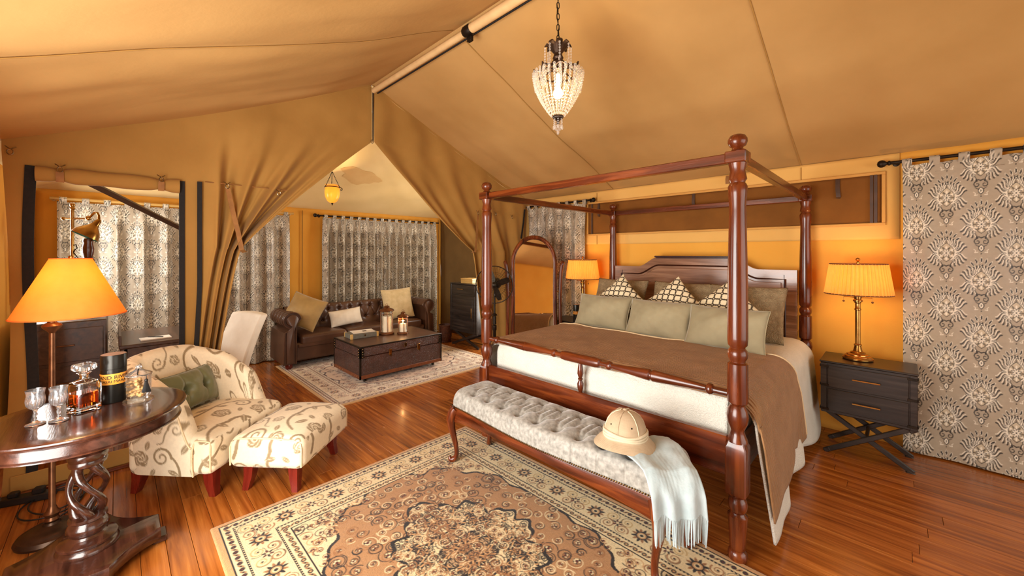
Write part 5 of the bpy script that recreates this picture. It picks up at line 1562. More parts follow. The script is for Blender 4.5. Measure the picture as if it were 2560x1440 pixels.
# green cushion
dent = lambda X, Z: sum(.055*np.exp(-((X-a)**2+Z**2)/.028**2)+.016*np.exp(-((X-a)/.012)**2)*np.exp(-(Z/.10)**2) for a in (-.075, .075))
cpos = Vector((-3.47, .454, 0))+Matrix.Rotation(CA, 3, 'Z')@Vector((-.185, .06, .565))
gc = place_pillow('satin_cushion', 'olive green satin cushion with two buttons on the rose-print armchair', 'cushion', None, cpos.x, cpos.y, cpos.z, .42, .27, .15, M['green_satin'], tilt=20, rz=CA+PI/2, pip=M['green_satin'], n=70, dent=dent, pinch=.06)
for a in (-.075, .075):
    for s_ in (-1, 1): obj('button', G().sphere((a, s_*.02, 0), .011, 10, 6, (1, .6, 1)), M['green_satin'], gc)

# ------------------------------------------------------------------ round pedestal table
TX, TY = -2.85, -.10
tab = empty('pedestal_table', (TX, TY, 0), 0, 'dark round pedestal table with open barley-twist column', 'table')
obj('table_top', G().lathe([(.001, .735), (.35, .735), (.362, .737), (.366, .742), (.372, .746), (.375, .752), (.372, .758), (.364, .760), (.3, .7605), (.001, .7605)], 96, cap=False), M['espresso'], tab)
obj('apron', G().lathe([(.335, .68), (.345, .674), (.352, .676), (.353, .682), (.345, .687), (.345, .728), (.352, .733), (.352, .736)], 96, cap=False), M['espresso'], tab)
obj('apron_underside', G().lathe([(.001, .69), (.345, .69), (.345, .70), (.001, .70)], 48, cap=False), M['espresso'], tab)
obj('collar', G().lathe([(.05, .70), (.05, .59), (.058, .575), (.07, .565), (.072, .548), (.066, .535), (.07, .525), (.066, .51), (.05, .50), (.001, .50)], 40), M['espresso'], tab)
for k in range(4):
    a0 = k*PI/2+.4; pts = []; rad = []
    for t in np.linspace(0, 1, 26):
        a = a0+t*PI*.95; rr = .032+.032*math.sin(PI*t)**.8
        pts.append((rr*math.cos(a), rr*math.sin(a), .515-.265*t)); rad.append(.017+.004*math.cos(2*PI*t))
    obj('twist_strand', G().tube(pts, rad, 10), M['espresso'], tab)
obj('turned_base', G().lathe([(.001, .262), (.052, .262), (.068, .256), (.07, .244), (.062, .236), (.066, .228), (.076, .212), (.077, .196), (.066, .178), (.06, .17), (.066, .162), (.072, .156), (.10, .15), (.106, .144), (.106, .134), (.098, .128), (.104, .122), (.112, .112), (.112, .10), (.10, .09)], 48), M['espresso'], tab)
def plinth(R=.265, hw=.075, c=.15):
    pts = []
    for k in range(4):
        a = k*PI/2; ca, sa = math.cos(a), math.sin(a)
        loc = [(R, -hw), (R, hw)]
        for t in np.linspace(0, 1, 9)[1:-1]:
            # concave sweep between two arms
            ang = t*PI/2; x = R-(R-hw)*0-(R-c)*math.sin(ang)*1.0; y = hw+(R-hw)*0+(c-hw)*0+(R-hw)*(1-math.cos(ang))*0
            bx_ = (1-t)**2*R+2*t*(1-t)*c*.85+t*t*hw; by_ = (1-t)**2*hw+2*t*(1-t)*c*.85+t*t*R
            loc.append((bx_, by_))
        pts += [(x*ca-y*sa, x*sa+y*ca) for (x, y) in loc]
    return pts
obj('plinth', G().prism(plinth(), .03, .098, bev=.005), M['espresso'], tab, ang=50)
for k in range(4):
    a = k*PI/2; obj('foot', G().box((.262*math.cos(a), .262*math.sin(a), .016), (.06 if k % 2 == 0 else .10, .10 if k % 2 == 0 else .06, .032), .004), M['espresso'], tab)

# clear beads and chimneys: mostly see-through with bright reflections
def crystal_mat(name='clear_crystal', trans=.6, add=.26):
    m = bpy.data.materials.new(name); m.use_nodes = True; N = m.node_tree.nodes; Lk = m.node_tree.links
    p = N['Principled BSDF']; p.inputs['Roughness'].default_value = .05; p.inputs['Transmission Weight'].default_value = trans; p.inputs['Base Color'].default_value = (.97, .94, .88, 1)
    nz = N.new('ShaderNodeTexNoise'); nz.inputs['Scale'].default_value = 40; mr = N.new('ShaderNodeMapRange'); mr.inputs['To Min'].default_value = .03; mr.inputs['To Max'].default_value = .08
    Lk.new(nz.outputs[0], mr.inputs[0]); Lk.new(mr.outputs[0], p.inputs['Roughness'])
    t = N.new('ShaderNodeBsdfTransparent'); lw = N.new('ShaderNodeLayerWeight'); lw.inputs[0].default_value = .35
    ad = N.new('ShaderNodeMath'); ad.inputs[1].default_value = add; Lk.new(lw.outputs['Facing'], ad.inputs[0])
    mx = N.new('ShaderNodeMixShader'); Lk.new(ad.outputs[0], mx.inputs[0]); Lk.new(t.outputs[0], mx.inputs[1]); Lk.new(p.outputs[0], mx.inputs[2]); Lk.new(mx.outputs[0], N['Material Output'].inputs[0])
    return m
M['crystal'] = crystal_mat(); M['thin_glass'] = crystal_mat('thin_clear_glass', 1.0, .05)
# things on the table
ZTB = .7615
def goblet(loc, label):
    r = empty('sherry_glass', loc, 0, label, 'glass', 'cut-glass sherry glasses on the round table')
    n = 32; vs = []
    prof = [(.001, .0), (.03, .0), (.033, .002), (.031, .005), (.012, .011), (.006, .02), (.0055, .035), (.008, .045), (.0055, .055), (.008, .068), (.020, .078), (.028, .092), (.0305, .108), (.029, .125), (.028, .138), (.0305, .155), (.032, .16),
            (.0308, .16), (.0285, .152), (.0265, .138), (.0275, .125), (.0285, .108), (.026, .094), (.018, .081), (.001, .076)]
    for i, (rr, z) in enumerate(prof):
        for k in range(n):
            c = (1+.045*(1 if k % 2 else -1)) if (9 < i < 14) else 1
            a = 2*PI*k/n+(.1*z*20 if 9 < i < 15 else 0); vs.append((rr*c*math.cos(a), rr*c*math.sin(a), z))
    fs = [(i*n+j, i*n+(j+1) % n, (i+1)*n+(j+1) % n, (i+1)*n+j) for i in range(len(prof)-1) for j in range(n)]
    obj('bowl_and_stem', G().add(vs, fs), M['cut_glass'], r); return r
goblet((-2.815, -.263, ZTB), 'small empty cut-glass sherry glass farther from the whisky decanter')
goblet((-2.80, -.192, ZTB), 'small empty cut-glass sherry glass next to the whisky decanter')
dec = empty('whisky_decanter', (-2.89, -.115, ZTB), math.radians(30), 'square cut-crystal decanter half full of amber whisky', 'decanter')
def squircle(r, k, n=48, e=6.0, flute=0):
    out = []
    for j in range(n):
        a = 2*PI*j/n; c, s_ = math.cos(a), math.sin(a); d = (abs(c)**k+abs(s_)**k)**(-1/k); f_ = 1+flute*(1 if j % 2 else -1)
        out.append((r*d*c*f_, r*d*s_*f_))
    return out
def loft(rings, n=48):
    g = G(); vs = []
    for (r, k, z, fl) in rings: vs += [(x, y, z) for (x, y) in squircle(r, k, n, flute=fl)]
    fs = [(i*n+j, i*n+(j+1) % n, (i+1)*n+(j+1) % n, (i+1)*n+j) for i in range(len(rings)-1) for j in range(n)]
    fs += [tuple(range(n-1, -1, -1)), tuple((len(rings)-1)*n+j for j in range(n))]
    return g.add(vs, fs)
obj('crystal_body', loft([(.044, 7, 0, 0), (.048, 7, .003, .01), (.048, 7, .02, .025), (.048, 7, .04, .02), (.049, 8, .10, .008), (.049, 7, .135, .0), (.044, 5, .146, 0), (.03, 3, .153, 0), (.018, 2, .162, 0), (.016, 2, .178, 0), (.021, 2, .184, 0), (.027, 2, .188, 0), (.027, 2, .191, 0), (.02, 2, .193, 0),
                          (.011, 2, .192, 0), (.010, 2, .162, 0), (.024, 3, .148, 0), (.039, 5, .140, 0), (.041, 7, .13, 0), (.041, 7, .032, 0), (.039, 7, .028, 0)]), M['glass'], dec)
obj('whisky', loft([(.0385, 7, .0285, 0), (.0405, 7, .032, 0), (.0405, 7, .095, 0)]), M['whisky'], dec)
obj('stopper', loft([(.009, 2, .178, 0), (.0095, 2, .196, 0), (.016, 2, .201, 0), (.034, 4, .204, 0), (.038, 5, .210, 0), (.038, 5, .228, 0), (.034, 4, .234, 0)], 32), M['cut_glass'], dec)
make_tin((-2.97, -.012, ZTB), 'tall black tin with an orange printed band on the round table', R=.051, H=.25, face=math.atan2(.012, 2.97)-.18+.10, zb=.098, hb=.056)
jar = empty('biscuit_jar', (-2.89, .082, ZTB), 0, 'lidded glass jar of biscuits with a black tassel', 'jar')
obj('glass_body', G().lathe([(.001, 0), (.06, 0), (.063, .004), (.06, .009), (.05, .013), (.049, .02), (.051, .13), (.053, .134), (.049, .134), (.047, .125), (.046, .02), (.001, .016)], 36, cap=False), M['thin_glass'], jar)
obj('lid', G().lathe([(.055, .136), (.055, .141), (.046, .147), (.03, .155), (.016, .164), (.011, .172), (.013, .178), (.011, .186), (.001, .19), (.001, .18), (.026, .15), (.046, .1375)], 36, cap=False), M['cut_glass'], jar)
g = G()
for k in range(34):
    a = random.uniform(0, 2*PI); r_ = random.uniform(0, .03); g.sphere((r_*math.cos(a), r_*math.sin(a), .03+.085*k/34), random.uniform(.010, .015), 7, 5, (1, random.uniform(.6, 1), random.uniform(.4, .8)))
o = obj('biscuits', g, M['snack'], jar); tag(o, kind='stuff')
g = G(); ta = math.radians(28); tx, ty = .058*math.cos(ta), .058*math.sin(ta)
g.tube([(0, 0, .172), (.022, -.003, .165), (.05, -.006, .146), (tx, ty, .136), (tx+.003, ty, .118)], .0028, 6)
g.sphere((tx+.004, ty, .112), .0085, 10, 6, (1, 1, 1.1))
for k in range(30):
    a = k*2*PI/30; g.tube([(tx+.004+.004*math.cos(a), ty+.004*math.sin(a), .108), (tx+.004+.010*math.cos(a), ty+.010*math.sin(a), .08), (tx+.006+.017*math.cos(a), ty+.017*math.sin(a), .052+random.uniform(-.004, .004))], .0018, 4)
obj('tassel', g, M['cable'], jar)

# ------------------------------------------------------------------ floor lamp
fl = empty('floor_lamp', (-3.30, -.25, 0), 0, 'bronze swing-arm floor lamp with a wide glowing amber shade', 'lamp')
obj('base', G().lathe([(.135, 0), (.138, .012), (.128, .03), (.112, .036), (.108, .042), (.085, .05), (.06, .056), (.035, .068), (.03, .08)], 40), M['bronze_dark'], fl)
obj('pole', G().lathe([(.024, .078), (.03, .09), (.024, .105), (.032, .12), (.034, .126), (.022, .14), (.018, .155), (.0135, .165), (.012, 1.12)], 18), M['bronze'], fl)
obj('urn', G().lathe([(.012, 1.11), (.018, 1.12), (.036, 1.14), (.04, 1.15), (.036, 1.158), (.018, 1.168), (.016, 1.185), (.012, 1.195), (.010, 1.25)], 20), M['bronze'], fl)
ax_, ay_ = .05*ct, .05*st_
SHX, SHY = .105*ct, .105*st_
obj('swing_arm', G().tube([(0, 0, 1.215), (SHX*.9, SHY*.9, 1.215)], .007, 8).tube([(SHX, SHY, 1.20), (SHX, SHY, 1.235)], .011, 10).tube([(SHX*.5, SHY*.5, 1.205), (SHX*.5, SHY*.5, 1.225)], .010, 10), M['bronze'], fl)
obj('harp', G().tube([(SHX, SHY, 1.235), (SHX+.05, SHY, 1.29), (SHX+.055, SHY, 1.40), (SHX+.03, SHY, 1.49), (SHX, SHY, 1.515), (SHX-.03, SHY, 1.49), (SHX-.055, SHY, 1.40), (SHX-.05, SHY, 1.29), (SHX, SHY, 1.237)], .003, 6).lathe([(.012, 1.51), (.012, 1.53), (.006, 1.535)], 10, T(SHX, SHY, 0)), M['brass'], fl)
obj('bulb', G().sphere((SHX, SHY, 1.34), .03, 12, 8, (1, 1, 1.25)).lathe([(.014, 1.235), (.016, 1.31)], 10, T(SHX, SHY, 0)), M['bulb'], fl)
n = 72; prof = [(.217, 1.208), (.0795, 1.518)]
vs = [((.217+(.0795-.217)*t)*math.cos(a)+SHX, (.217+(.0795-.217)*t)*math.sin(a)+SHY, 1.208+.31*t) for t in np.linspace(0, 1, 10) for a in np.arange(n)*2*PI/n]
fs = [(i*n+j, i*n+(j+1) % n, (i+1)*n+(j+1) % n, (i+1)*n+j) for i in range(9) for j in range(n)]
sh = obj('lamp_shade', G().add(vs, fs), M['shade_amber'], fl)
for (r_, z_) in prof: obj('shade_edge', G().tube([(r_*math.cos(a)+SHX, r_*math.sin(a)+SHY, z_) for a in np.linspace(0, 2*PI, 60)[:-1]], .0028, 6, closed=True), M['shade_amber'], sh)
point_light('floor_lamp_light', (SHX, SHY, 1.42), 1.25, WARM, .04, fl)
point_light('floor_lamp_light', (SHX, SHY, 1.28), 1.25, WARM, .04, fl)
ps = empty('power_strip', (-3.86, -.40, 0), math.radians(70), 'black power strip on the floor by the canvas partition', 'power strip')
obj('strip', G().box((0, 0, .022), (.26, .06, .044), .006), M['cable'], ps)
obj('plug', G().box((.06, 0, .06), (.05, .045, .035), .006), M['cable'], ps)
obj('plug', G().box((-.05, 0, .058), (.045, .04, .03), .006), M['cable'], ps)
pts = []
for t in np.linspace(0, 1, 70):
    a = t*2*PI*2.6; rr = .20-.05*t; pts.append((-3.66+rr*math.cos(a)*1.0-.1*t, -.30+rr*math.sin(a)*.7+.06*t, .006+.010*abs(math.sin(a*1.3))*(.3+t)))
pts += [(-3.84+.0*k, -.30-.03*k, .03) for k in range(1, 3)]
o = obj('power_cable', G().tube(pts, .0042, 6), M['cable']); tag(o, 'loose black power cable coiled on the floor behind the floor lamp', 'cable')

# ------------------------------------------------------------------ chesterfield sofa
so = empty('chesterfield_sofa', (-6.0, 2.67, .0), 0, 'dark brown tufted leather chesterfield sofa against the lounge curtain', 'sofa')
HL = 1.15
obj('base', G().box((.02, 0, .22), (.58, 2*HL-.3, .24), .02), M['leather'], so)
obj('front_rail', G().box((.305, 0, .30), (.04, 2*HL-.36, .05), .012), M['leather'], so)
for k in (-1, 0, 1):
    vs, fs, _ = roundbox(.56, .62, .14, .04, 10, .025)
    c = obj('seat_cushion', G().add(vs, fs, T(.05, k*.626, .368)), M['leather'], so, ang=180)
    obj('piping', G().tube([(.318, k*.626-.28, .421), (.320, k*.626, .424), (.318, k*.626+.28, .421)], .005, 6), M['leather'], c)
for sg in (-1, 1):
    yo = sg*(HL-.15)
    ol = [(0, .08)]
    ol += [(0, z) for z in (.3, .5, .6)]
    rc, zc_ = .105, .655
    ol += [(.045+rc*math.cos(a), zc_+rc*math.sin(a)) for a in np.linspace(PI*.95, -PI*.62, 22)]
    ol += [(.135, .5), (.145, .3), (.15, .08)]
    m_ = Matrix(((0, 0, 1, 0), (sg, 0, 0, yo), (0, 1, 0, 0), (0, 0, 0, 1)))
    arm = obj('arm', G().prism(ol, -.30, .33, m_), M['leather'], so, ang=50)
    obj('arm_front', G().prism([(.02+.11*t if False else .03, z) for t, z in ((0, .10), (0, .5))]+[(.045+.075*math.cos(a), zc_+.075*math.sin(a)) for a in np.linspace(PI, -PI*.5, 16)]+[(.115, .5), (.12, .10)], .33, .345, m_, bev=.004), M['leather'], arm, ang=50)
    obj('arm_piping', G().tube([(.338, yo+sg*y, z) for (y, z) in ol], .008, 6), M['leather'], arm)
    for x in np.linspace(-.2, .28, 5):
        g = G(); g.tube([(x, yo+sg*(.045+(rc+.001)*math.cos(a)), zc_+(rc+.001)*math.sin(a)) for a in np.linspace(PI*.95, -PI*.3, 14)], .004, 5)
        obj('arm_pleat', g, M['leather'], arm)
    for x in (-.24, .27): obj('foot', G().lathe([(.03, 0), (.042, .02), (.045, .05), (.03, .085)], 16, T(x, yo+sg*.07, .010)), M['red_leg'], so)
nu, nv = 240, 70
U, V = np.meshgrid(np.linspace(-1, 1, nu), np.linspace(0, 1, nv))
Yb = U*(HL-.14)
tt = V
Zb = np.where(tt < .62, .40+.30*tt/.62, .70+.085*np.sin((tt-.62)/.38*PI))
Xb = np.where(tt < .62, -.13-.03*tt/.62, -.16-.085*(1-np.cos((tt-.62)/.38*PI))*.62)
sx_, sz_ = .165, .155
bt = []
for rr_ in range(3):
    for k in range(-7, 8):
        yk = (k+(.5 if rr_ % 2 else 0))*sx_
        if abs(yk) < HL-.2: bt.append((yk, .17+rr_*.155*1.35))
arcv = tt*.62
Dm = np.zeros_like(Yb)
for (a, b) in bt:
    r2 = (Yb-a)**2+(arcv-b)**2; Dm += .028*np.exp(-r2/.02**2)+.018*np.exp(-r2/.045**2)
for (a, b) in bt:
    for (c, d) in bt:
        if d > b and d-b < .3 and abs(c-a) < sx_*.6:
            vx, vy = c-a, d-b; t_ = np.clip(((Yb-a)*vx+(arcv-b)*vy)/(vx*vx+vy*vy), 0, 1); Dm += .010*np.exp(-(np.hypot(Yb-a-vx*t_, arcv-b-vy*t_)/.010)**2)
bulge = .03
bk = sheet('tufted_back', Xb+bulge-Dm*np.where(tt < .7, 1, .6), Yb, Zb-Dm*np.where(tt > .7, .5, 0), M['leather'], so)
obj('back_panel', G().box((-.285, 0, .42), (.03, 2*HL-.26, .64), .012), M['leather'], so)
for (a, b) in bt[:]:
    t_ = b/.62
    z_ = .40+.30*t_/.62 if t_ < .62 else .70+.085*math.sin((t_-.62)/.38*PI); x_ = -.13-.03*t_/.62 if t_ < .62 else -.16-.05*(1-math.cos((t_-.62)/.38*PI))
    if t_ < .75: obj('button', G().sphere((x_-.012, a, z_), .010, 8, 5), M['leather'], bk)
place_pillow('velvet_cushion', 'large olive gold velvet cushion leaning in the sofa corner by the white chair', 'cushion', None, -5.86, 1.83, .735, .45, .45, .19, M['olive_velvet'], tilt=22, rz=math.radians(66), roll=24, pip=M['olive_velvet'], pinch=.05)
place_pillow('linen_cushion', 'small cream oblong cushion in the middle of the leather sofa', 'cushion', None, -5.90, 2.42, .585, .46, .24, .14, M['white_linen'], tilt=18, rz=math.radians(82), roll=-6, pinch=.05)
place_pillow('brocade_cushion', 'square beige brocade cushion at the cabinet end of the sofa', 'cushion', None, -5.94, 3.30, .705, .50, .50, .17, M['beige_damask'], tilt=17, rz=math.radians(80), roll=-3, pip=M['beige_damask'], pinch=.05)

# ------------------------------------------------------------------ trunk table and what stands on it
tr = empty('leather_trunk', (-4.835, 2.56, .011), 0, 'crocodile leather storage trunk used as a coffee table', 'trunk')
DX, DY, z0, z1 = .77, 1.14, .055, .43
obj('body', G().box((0, 0, (z0+.31)/2), (DX, DY, .31-z0), .006), M['crocodile'], tr)
lid = obj('lid', G().box((0, 0, (.315+z1)/2), (DX+.004, DY+.004, z1-.315), .006), M['crocodile'], tr)
obj('lid_top', G().box((0, 0, z1+.002), (DX-.03, DY-.03, .006), .002), M['leather'], lid)
rvm = None
for sx in (-1, 1):
    for sy in (-1, 1):
        e = obj('edge_binding', G().box((sx*(DX/2-.006), sy*(DY/2-.006), (z0+z1)/2), (.02, .02, z1-z0+.006), .003), M['iron'], tr)
        g = G().box((sx*(DX/2-.022), sy*(DY/2+.001), .36), (.05, .006, .12), .002).box((sx*(DX/2+.001), sy*(DY/2-.022), .36), (.006, .05, .12), .002)
        obj('corner_plate', g, M['iron'], tr)
        for zr_ in (.315, .345, .375, .405):
            for c_ in ((sx*(DX/2-.03), sy*(DY/2+.005), zr_), (sx*(DX/2+.005), sy*(DY/2-.03), zr_)):
                if rvm is None: o = obj('rivet', G().sphere((0, 0, 0), .006, 6, 4), M['nail'], tr); rvm = o.data
                else: o = link('rivet', rvm, None, tr)
                o.location = c_
        obj('caster', G().tube([(sx*.31, sy*.48-.012, .018), (sx*.31, sy*.48+.012, .018)], .018, 12).box((sx*.31, sy*.48, .045), (.02, .03, .025), .003), M['fan_metal'], tr)
for sx in (-1, 1): obj('lid_binding', G().box((sx*(DX/2-.004), 0, z1-.002), (.018, DY, .016), .003), M['iron'], lid)
for sy in (-1, 1): obj('lid_binding', G().box((0, sy*(DY/2-.004), z1-.002), (DX, .018, .016), .003), M['iron'], lid)
obj('base_trim', G().box((0, 0, z0+.022), (DX+.008, DY+.008, .042), .003), M['tan_trim'], tr)
g = G()
for y in np.linspace(-DY/2+.03, DY/2-.03, 24): g.sphere((DX/2+.006, y, z0+.024), .005, 6, 4)
for x in np.linspace(-DX/2+.03, DX/2-.03, 15): g.sphere((x, -DY/2-.006, z0+.024), .005, 6, 4)
o = obj('trim_nails', g, M['nail'], tr); tag(o, kind='stuff')
for y in (-.19, .21):
    cl = obj('clasp', G().box((DX/2+.006, y, .315), (.012, .036, .075), .003).tube([(DX/2+.016, y-.012, .28), (DX/2+.02, y, .262), (DX/2+.016, y+.012, .28), (DX/2+.016, y, .30)], .004, 6, closed=True), M['brass'], tr)
obj('strap_plate', G().box((DX/2+.005, .02, .37), (.008, .035, .05), .002), M['nail'], tr)
def lantern(loc, R, H, label, lit):
    r = empty('candle_lantern', loc, .4, label, 'lantern')
    obj('base', G().lathe([(R*.98, 0), (R, .006), (R, .018), (R*.86, .026), (R*.8, .03), (R*.2, .03)], 28), M['bronze'], r)
    zt_ = H*.74
    obj('glass_chimney', G().lathe([(R*.70, .03), (R*.70, zt_), (R*.67, zt_), (R*.67, .03)], 28, cap=False), M['thin_glass'], r)
    for k in range(4):
        a = k*PI/2+PI/4; obj('post', G().tube([(R*.8*math.cos(a), R*.8*math.sin(a), .024), (R*.8*math.cos(a), R*.8*math.sin(a), zt_+.01)], .004, 6), M['bronze'], r)
    for z_ in (zt_*.9, ): obj('hoop', G().tube([(R*.8*math.cos(a), R*.8*math.sin(a), z_) for a in np.linspace(0, 2*PI, 32)[:-1]], .004, 6, closed=True), M['bronze'], r)
    obj('lid', G().lathe([(R*.6, zt_), (R*.95, zt_+.004), (R*1.02, zt_+.014), (R*.9, zt_+.03), (R*.45, zt_+.045), (R*.35, zt_+.06), (R*.42, zt_+.066), (R*.2, zt_+.078), (.001, zt_+.08)], 28), M['bronze'], r)
    obj('ring', G().tube([(.018*math.cos(a), 0, zt_+.09+.014*math.sin(a)) for a in np.linspace(0, 2*PI, 16)[:-1]], .003, 6, closed=True), M['bronze'], r)
    hc = H*.52 if not lit else H*.36
    c = obj('candle', G().lathe([(R*.5, .031), (R*.5, .03+hc-.004), (R*.46, .03+hc), (R*.1, .03+hc-.004)], 20), M['wax'], r)
    obj('wick', G().tube([(0, 0, .02+hc), (0, .002, .04+hc)], .0014, 5), M['cable'], c)
    if lit:
        obj('flame', G().lathe([(.001, .034+hc), (.006, .042+hc), (.0075, .05+hc), (.004, .066+hc), (.001, .078+hc)], 12), M['flame'], c)
        point_light('candle_light', (0, 0, .075+hc), 2.2, (1, .5, .16), .012, r)
    return r

for o in list(ch.children):
    if o.type == 'MESH' and o.data.materials and o.data.materials[0] == M['glass']: o.data.materials[0] = M['crystal']
ZTR = .011+.4355
lantern((-4.93, 2.575, ZTR), .098, .415, 'tall bronze candle lantern with a white pillar candle on the trunk', False)
lantern((-4.79, 2.74, ZTR), .078, .30, 'short bronze lantern with a burning candle on the trunk', True)
bxf = empty('document_box', (-5.03, 2.27, ZTR), math.radians(-4), 'grey cloth document box with cream corners on the trunk', 'box')
obj('case', G().box((0, 0, .03), (.25, .36, .06), .004), M['grey_box'], bxf)
for sx in (-1, 1):
    for sy in (-1, 1): obj('corner_patch', G().box((sx*.111, sy*.166, .03), (.032, .032, .062), .004), M['pale_wood'], bxf)
obj('catch', G().box((.127, 0, .035), (.006, .02, .02), .002), M['nail'], bxf)
cd = empty('paper_sheet', (-5.04, 2.29, ZTR+.063), math.radians(-10), 'white printed card lying on the grey document box', 'paper')
obj('card', G().box((0, 0, 0), (.21, .28, .004), .001), M['paper'], cd)
obj('printed_mark', G().box((.0, .02, .0024), (.06, .05, .0008), .0002), M['leather'], cd)

# ------------------------------------------------------------------ lounge: desk, chair, lamp, cabinets
dk = empty('writing_desk', (-5.115, .26, 0), 0, 'dark walnut writing desk seen through the rolled-up flap', 'desk')
obj('desk_top', G().box((0, 0, .745), (.87, .50, .03), .005), M['desk_wood'], dk)
obj('back_gallery', G().box((0, -.242, .80), (.87, .018, .085), .004), M['desk_wood'], dk)
obj('drawer_front', G().box((0, .22, .675), (.72, .02, .10), .004), M['desk_wood'], dk)
obj('apron', G().box((0.415, 0, .68), (.02, .44, .10), .004).box((-.415, 0, .68), (.02, .44, .10), .004).box((0, -.22, .68), (.82, .02, .10), .004), M['desk_wood'], dk)
for sx in (-1, 1):
    for sy in (-1, 1): obj('leg', G().box((sx*.40, sy*.215, .365), (.05, .05, .73), .006), M['desk_wood'], dk)
np_ = empty('notepad', (-4.86, .25, .7605), math.radians(4), 'white notepad on the writing desk', 'notepad')
obj('sheets', G().box((0, 0, .005), (.14, .21, .010), .001), M['paper'], np_)
o = obj('pen', G().tube([(-.055, -.05, 0), (.03, .05, 0)], [.003, .004], 8), M['cable']); o.location = (-4.86, .25, .7748); tag(o, 'dark pen lying across the white notepad', 'pen')
wc = empty('parsons_chair', (-4.50, .635, .0), math.radians(20), 'cream linen upholstered side chair between the desk and the sofa', 'chair')
vs, fs, _ = roundbox(.47, .46, .11, .04, 8, .02); obj('seat', G().add(vs, fs, T(0, -.06, .435)), M['white_linen'], wc, ang=180)
nb = 20; U, V = np.meshgrid(np.linspace(-1, 1, nb), np.linspace(0, 1, 24))
def back_surface(front):
    w_ = .225+.012*V-.01*np.sin(PI*V)*0; X = U*w_; Z = .36+.60*V-.012*U**2*V; Y = .12+.20*V**1.4+(-.035 if front else .035)-(.03*(1-U**2)*(-1) if not front else -.02*(1-U**2)*0)
    return X, Y, Z
Xf, Yf, Zf = back_surface(True); Xk, Yk, Zk = back_surface(False)
g = G(); n = nb*24
co = np.concatenate([np.stack([Xf, Yf, Zf], -1).reshape(-1, 3), np.stack([Xk, Yk, Zk], -1).reshape(-1, 3)])
fs = [(i*nb+j, i*nb+j+1, (i+1)*nb+j+1, (i+1)*nb+j) for i in range(23) for j in range(nb-1)]
fs += [tuple(n+q for q in f[::-1]) for f in fs]
bd = [j for j in range(nb)]+[i*nb+nb-1 for i in range(1, 24)]+[23*nb+j for j in range(nb-2, -1, -1)]+[i*nb for i in range(22, 0, -1)]
fs += [(bd[i], bd[i]+n, bd[(i+1) % len(bd)]+n, bd[(i+1) % len(bd)]) for i in range(len(bd))]
o = obj('backrest', g.add(co, fs), M['white_linen'], wc, ang=50)
md = o.modifiers.new('soft', 'BEVEL'); md.width = .018; md.segments = 3; md.limit_method = 'ANGLE'
for sx in (-1, 1):
    o = obj('leg', taper_leg(.39, .045, .03), M['red_leg'], wc); o.location = (sx*.19, -.24, 0)
    o = obj('leg', taper_leg(.40, .045, .03, 0, .05), M['red_leg'], wc); o.location = (sx*.19, .14, 0)

cb = empty('stand_in_chest', (-5.12, -.29, 0), 0, 'dark brown chest standing in for dark fabric behind the flap opening beside the desk', 'chest')  # chest shape stands in for an area of dark brown fabric
obj('carcass', G().box((0, 0, .50), (.70, .46, .98), .008), M['desk_wood'], cb)
for z_ in (.2, .5, .8): 
    d_ = obj('drawer', G().box((.352, 0, z_), (.014, .42, .27), .004), M['desk_wood'], cb)
    obj('handle', G().box((.366, 0, z_), (.014, .10, .012), .003), M['bronze'], d_)
bl = empty('brass_desk_lamp', (-5.08, -.27, .9915), 0, 'brass arm lamp with bell shade lined in teal standing on the dark chest', 'lamp')
obj('base', G().lathe([(.10, 0), (.10, .012), (.06, .03), (.02, .04)], 28), M['brass'], bl)
obj('pole', G().tube([(0, 0, .03), (0, 0, .93)], .011, 12).lathe([(.011, .93), (.018, .94), (.012, .955), (.018, .97), (.014, .985), (.001, .99)], 12), M['brass'], bl)
wx, wy = .10*ct, .10*st_
obj('wooden_column', G().lathe([(.03, .02), (.034, .3), (.03, .45), (.04, .47), (.04, .50), (.028, .52), (.036, .56), (.038, .60), (.03, .64), (.034, .66), (.03, .68), (.01, .685)], 18, T(wx*1.35, wy*1.35, 0)), M['mahogany'], bl)
A_ = lambda r, z: (r*ct, r*st_, z)
obj('arm', G().tube([A_(-.075, .855), A_(.13, .855)], .008, 8).sphere(A_(-.08, .855), .016, 10, 6).sphere(A_(.135, .858), .02, 10, 6).tube([A_(.135, .858), A_(.16, .875), A_(.19, .905), A_(.215, .905), A_(.228, .88), A_(.23, .83)], .009, 8), M['brass'], bl)
shm = T(*A_(.235, .845))@rotm('Z', YAW)@rotm('Y', math.radians(20))@rotm('X', math.radians(-24))
obj('shade', G().lathe([(.012, 0), (.02, -.015), (.026, -.05), (.034, -.07), (.06, -.10), (.082, -.135), (.09, -.165), (.092, -.172)], 32, shm, cap=False), M['brass'], bl)
obj('shade_lining', G().lathe([(.010, -.004), (.018, -.02), (.024, -.054), (.032, -.074), (.058, -.104), (.080, -.139), (.088, -.167), (.090, -.172)], 32, shm, cap=False), M['teal'], bl)
obj('scroll_bracket', G().tube([A_(.0+.0, .62), A_(.03, .63), A_(.04, .60), A_(.02, .585), A_(.01, .56), A_(.05, .51), A_(.10, .46), A_(.10, .43), A_(.08, .425), A_(.075, .445)], .004, 6), M['iron'], bl)

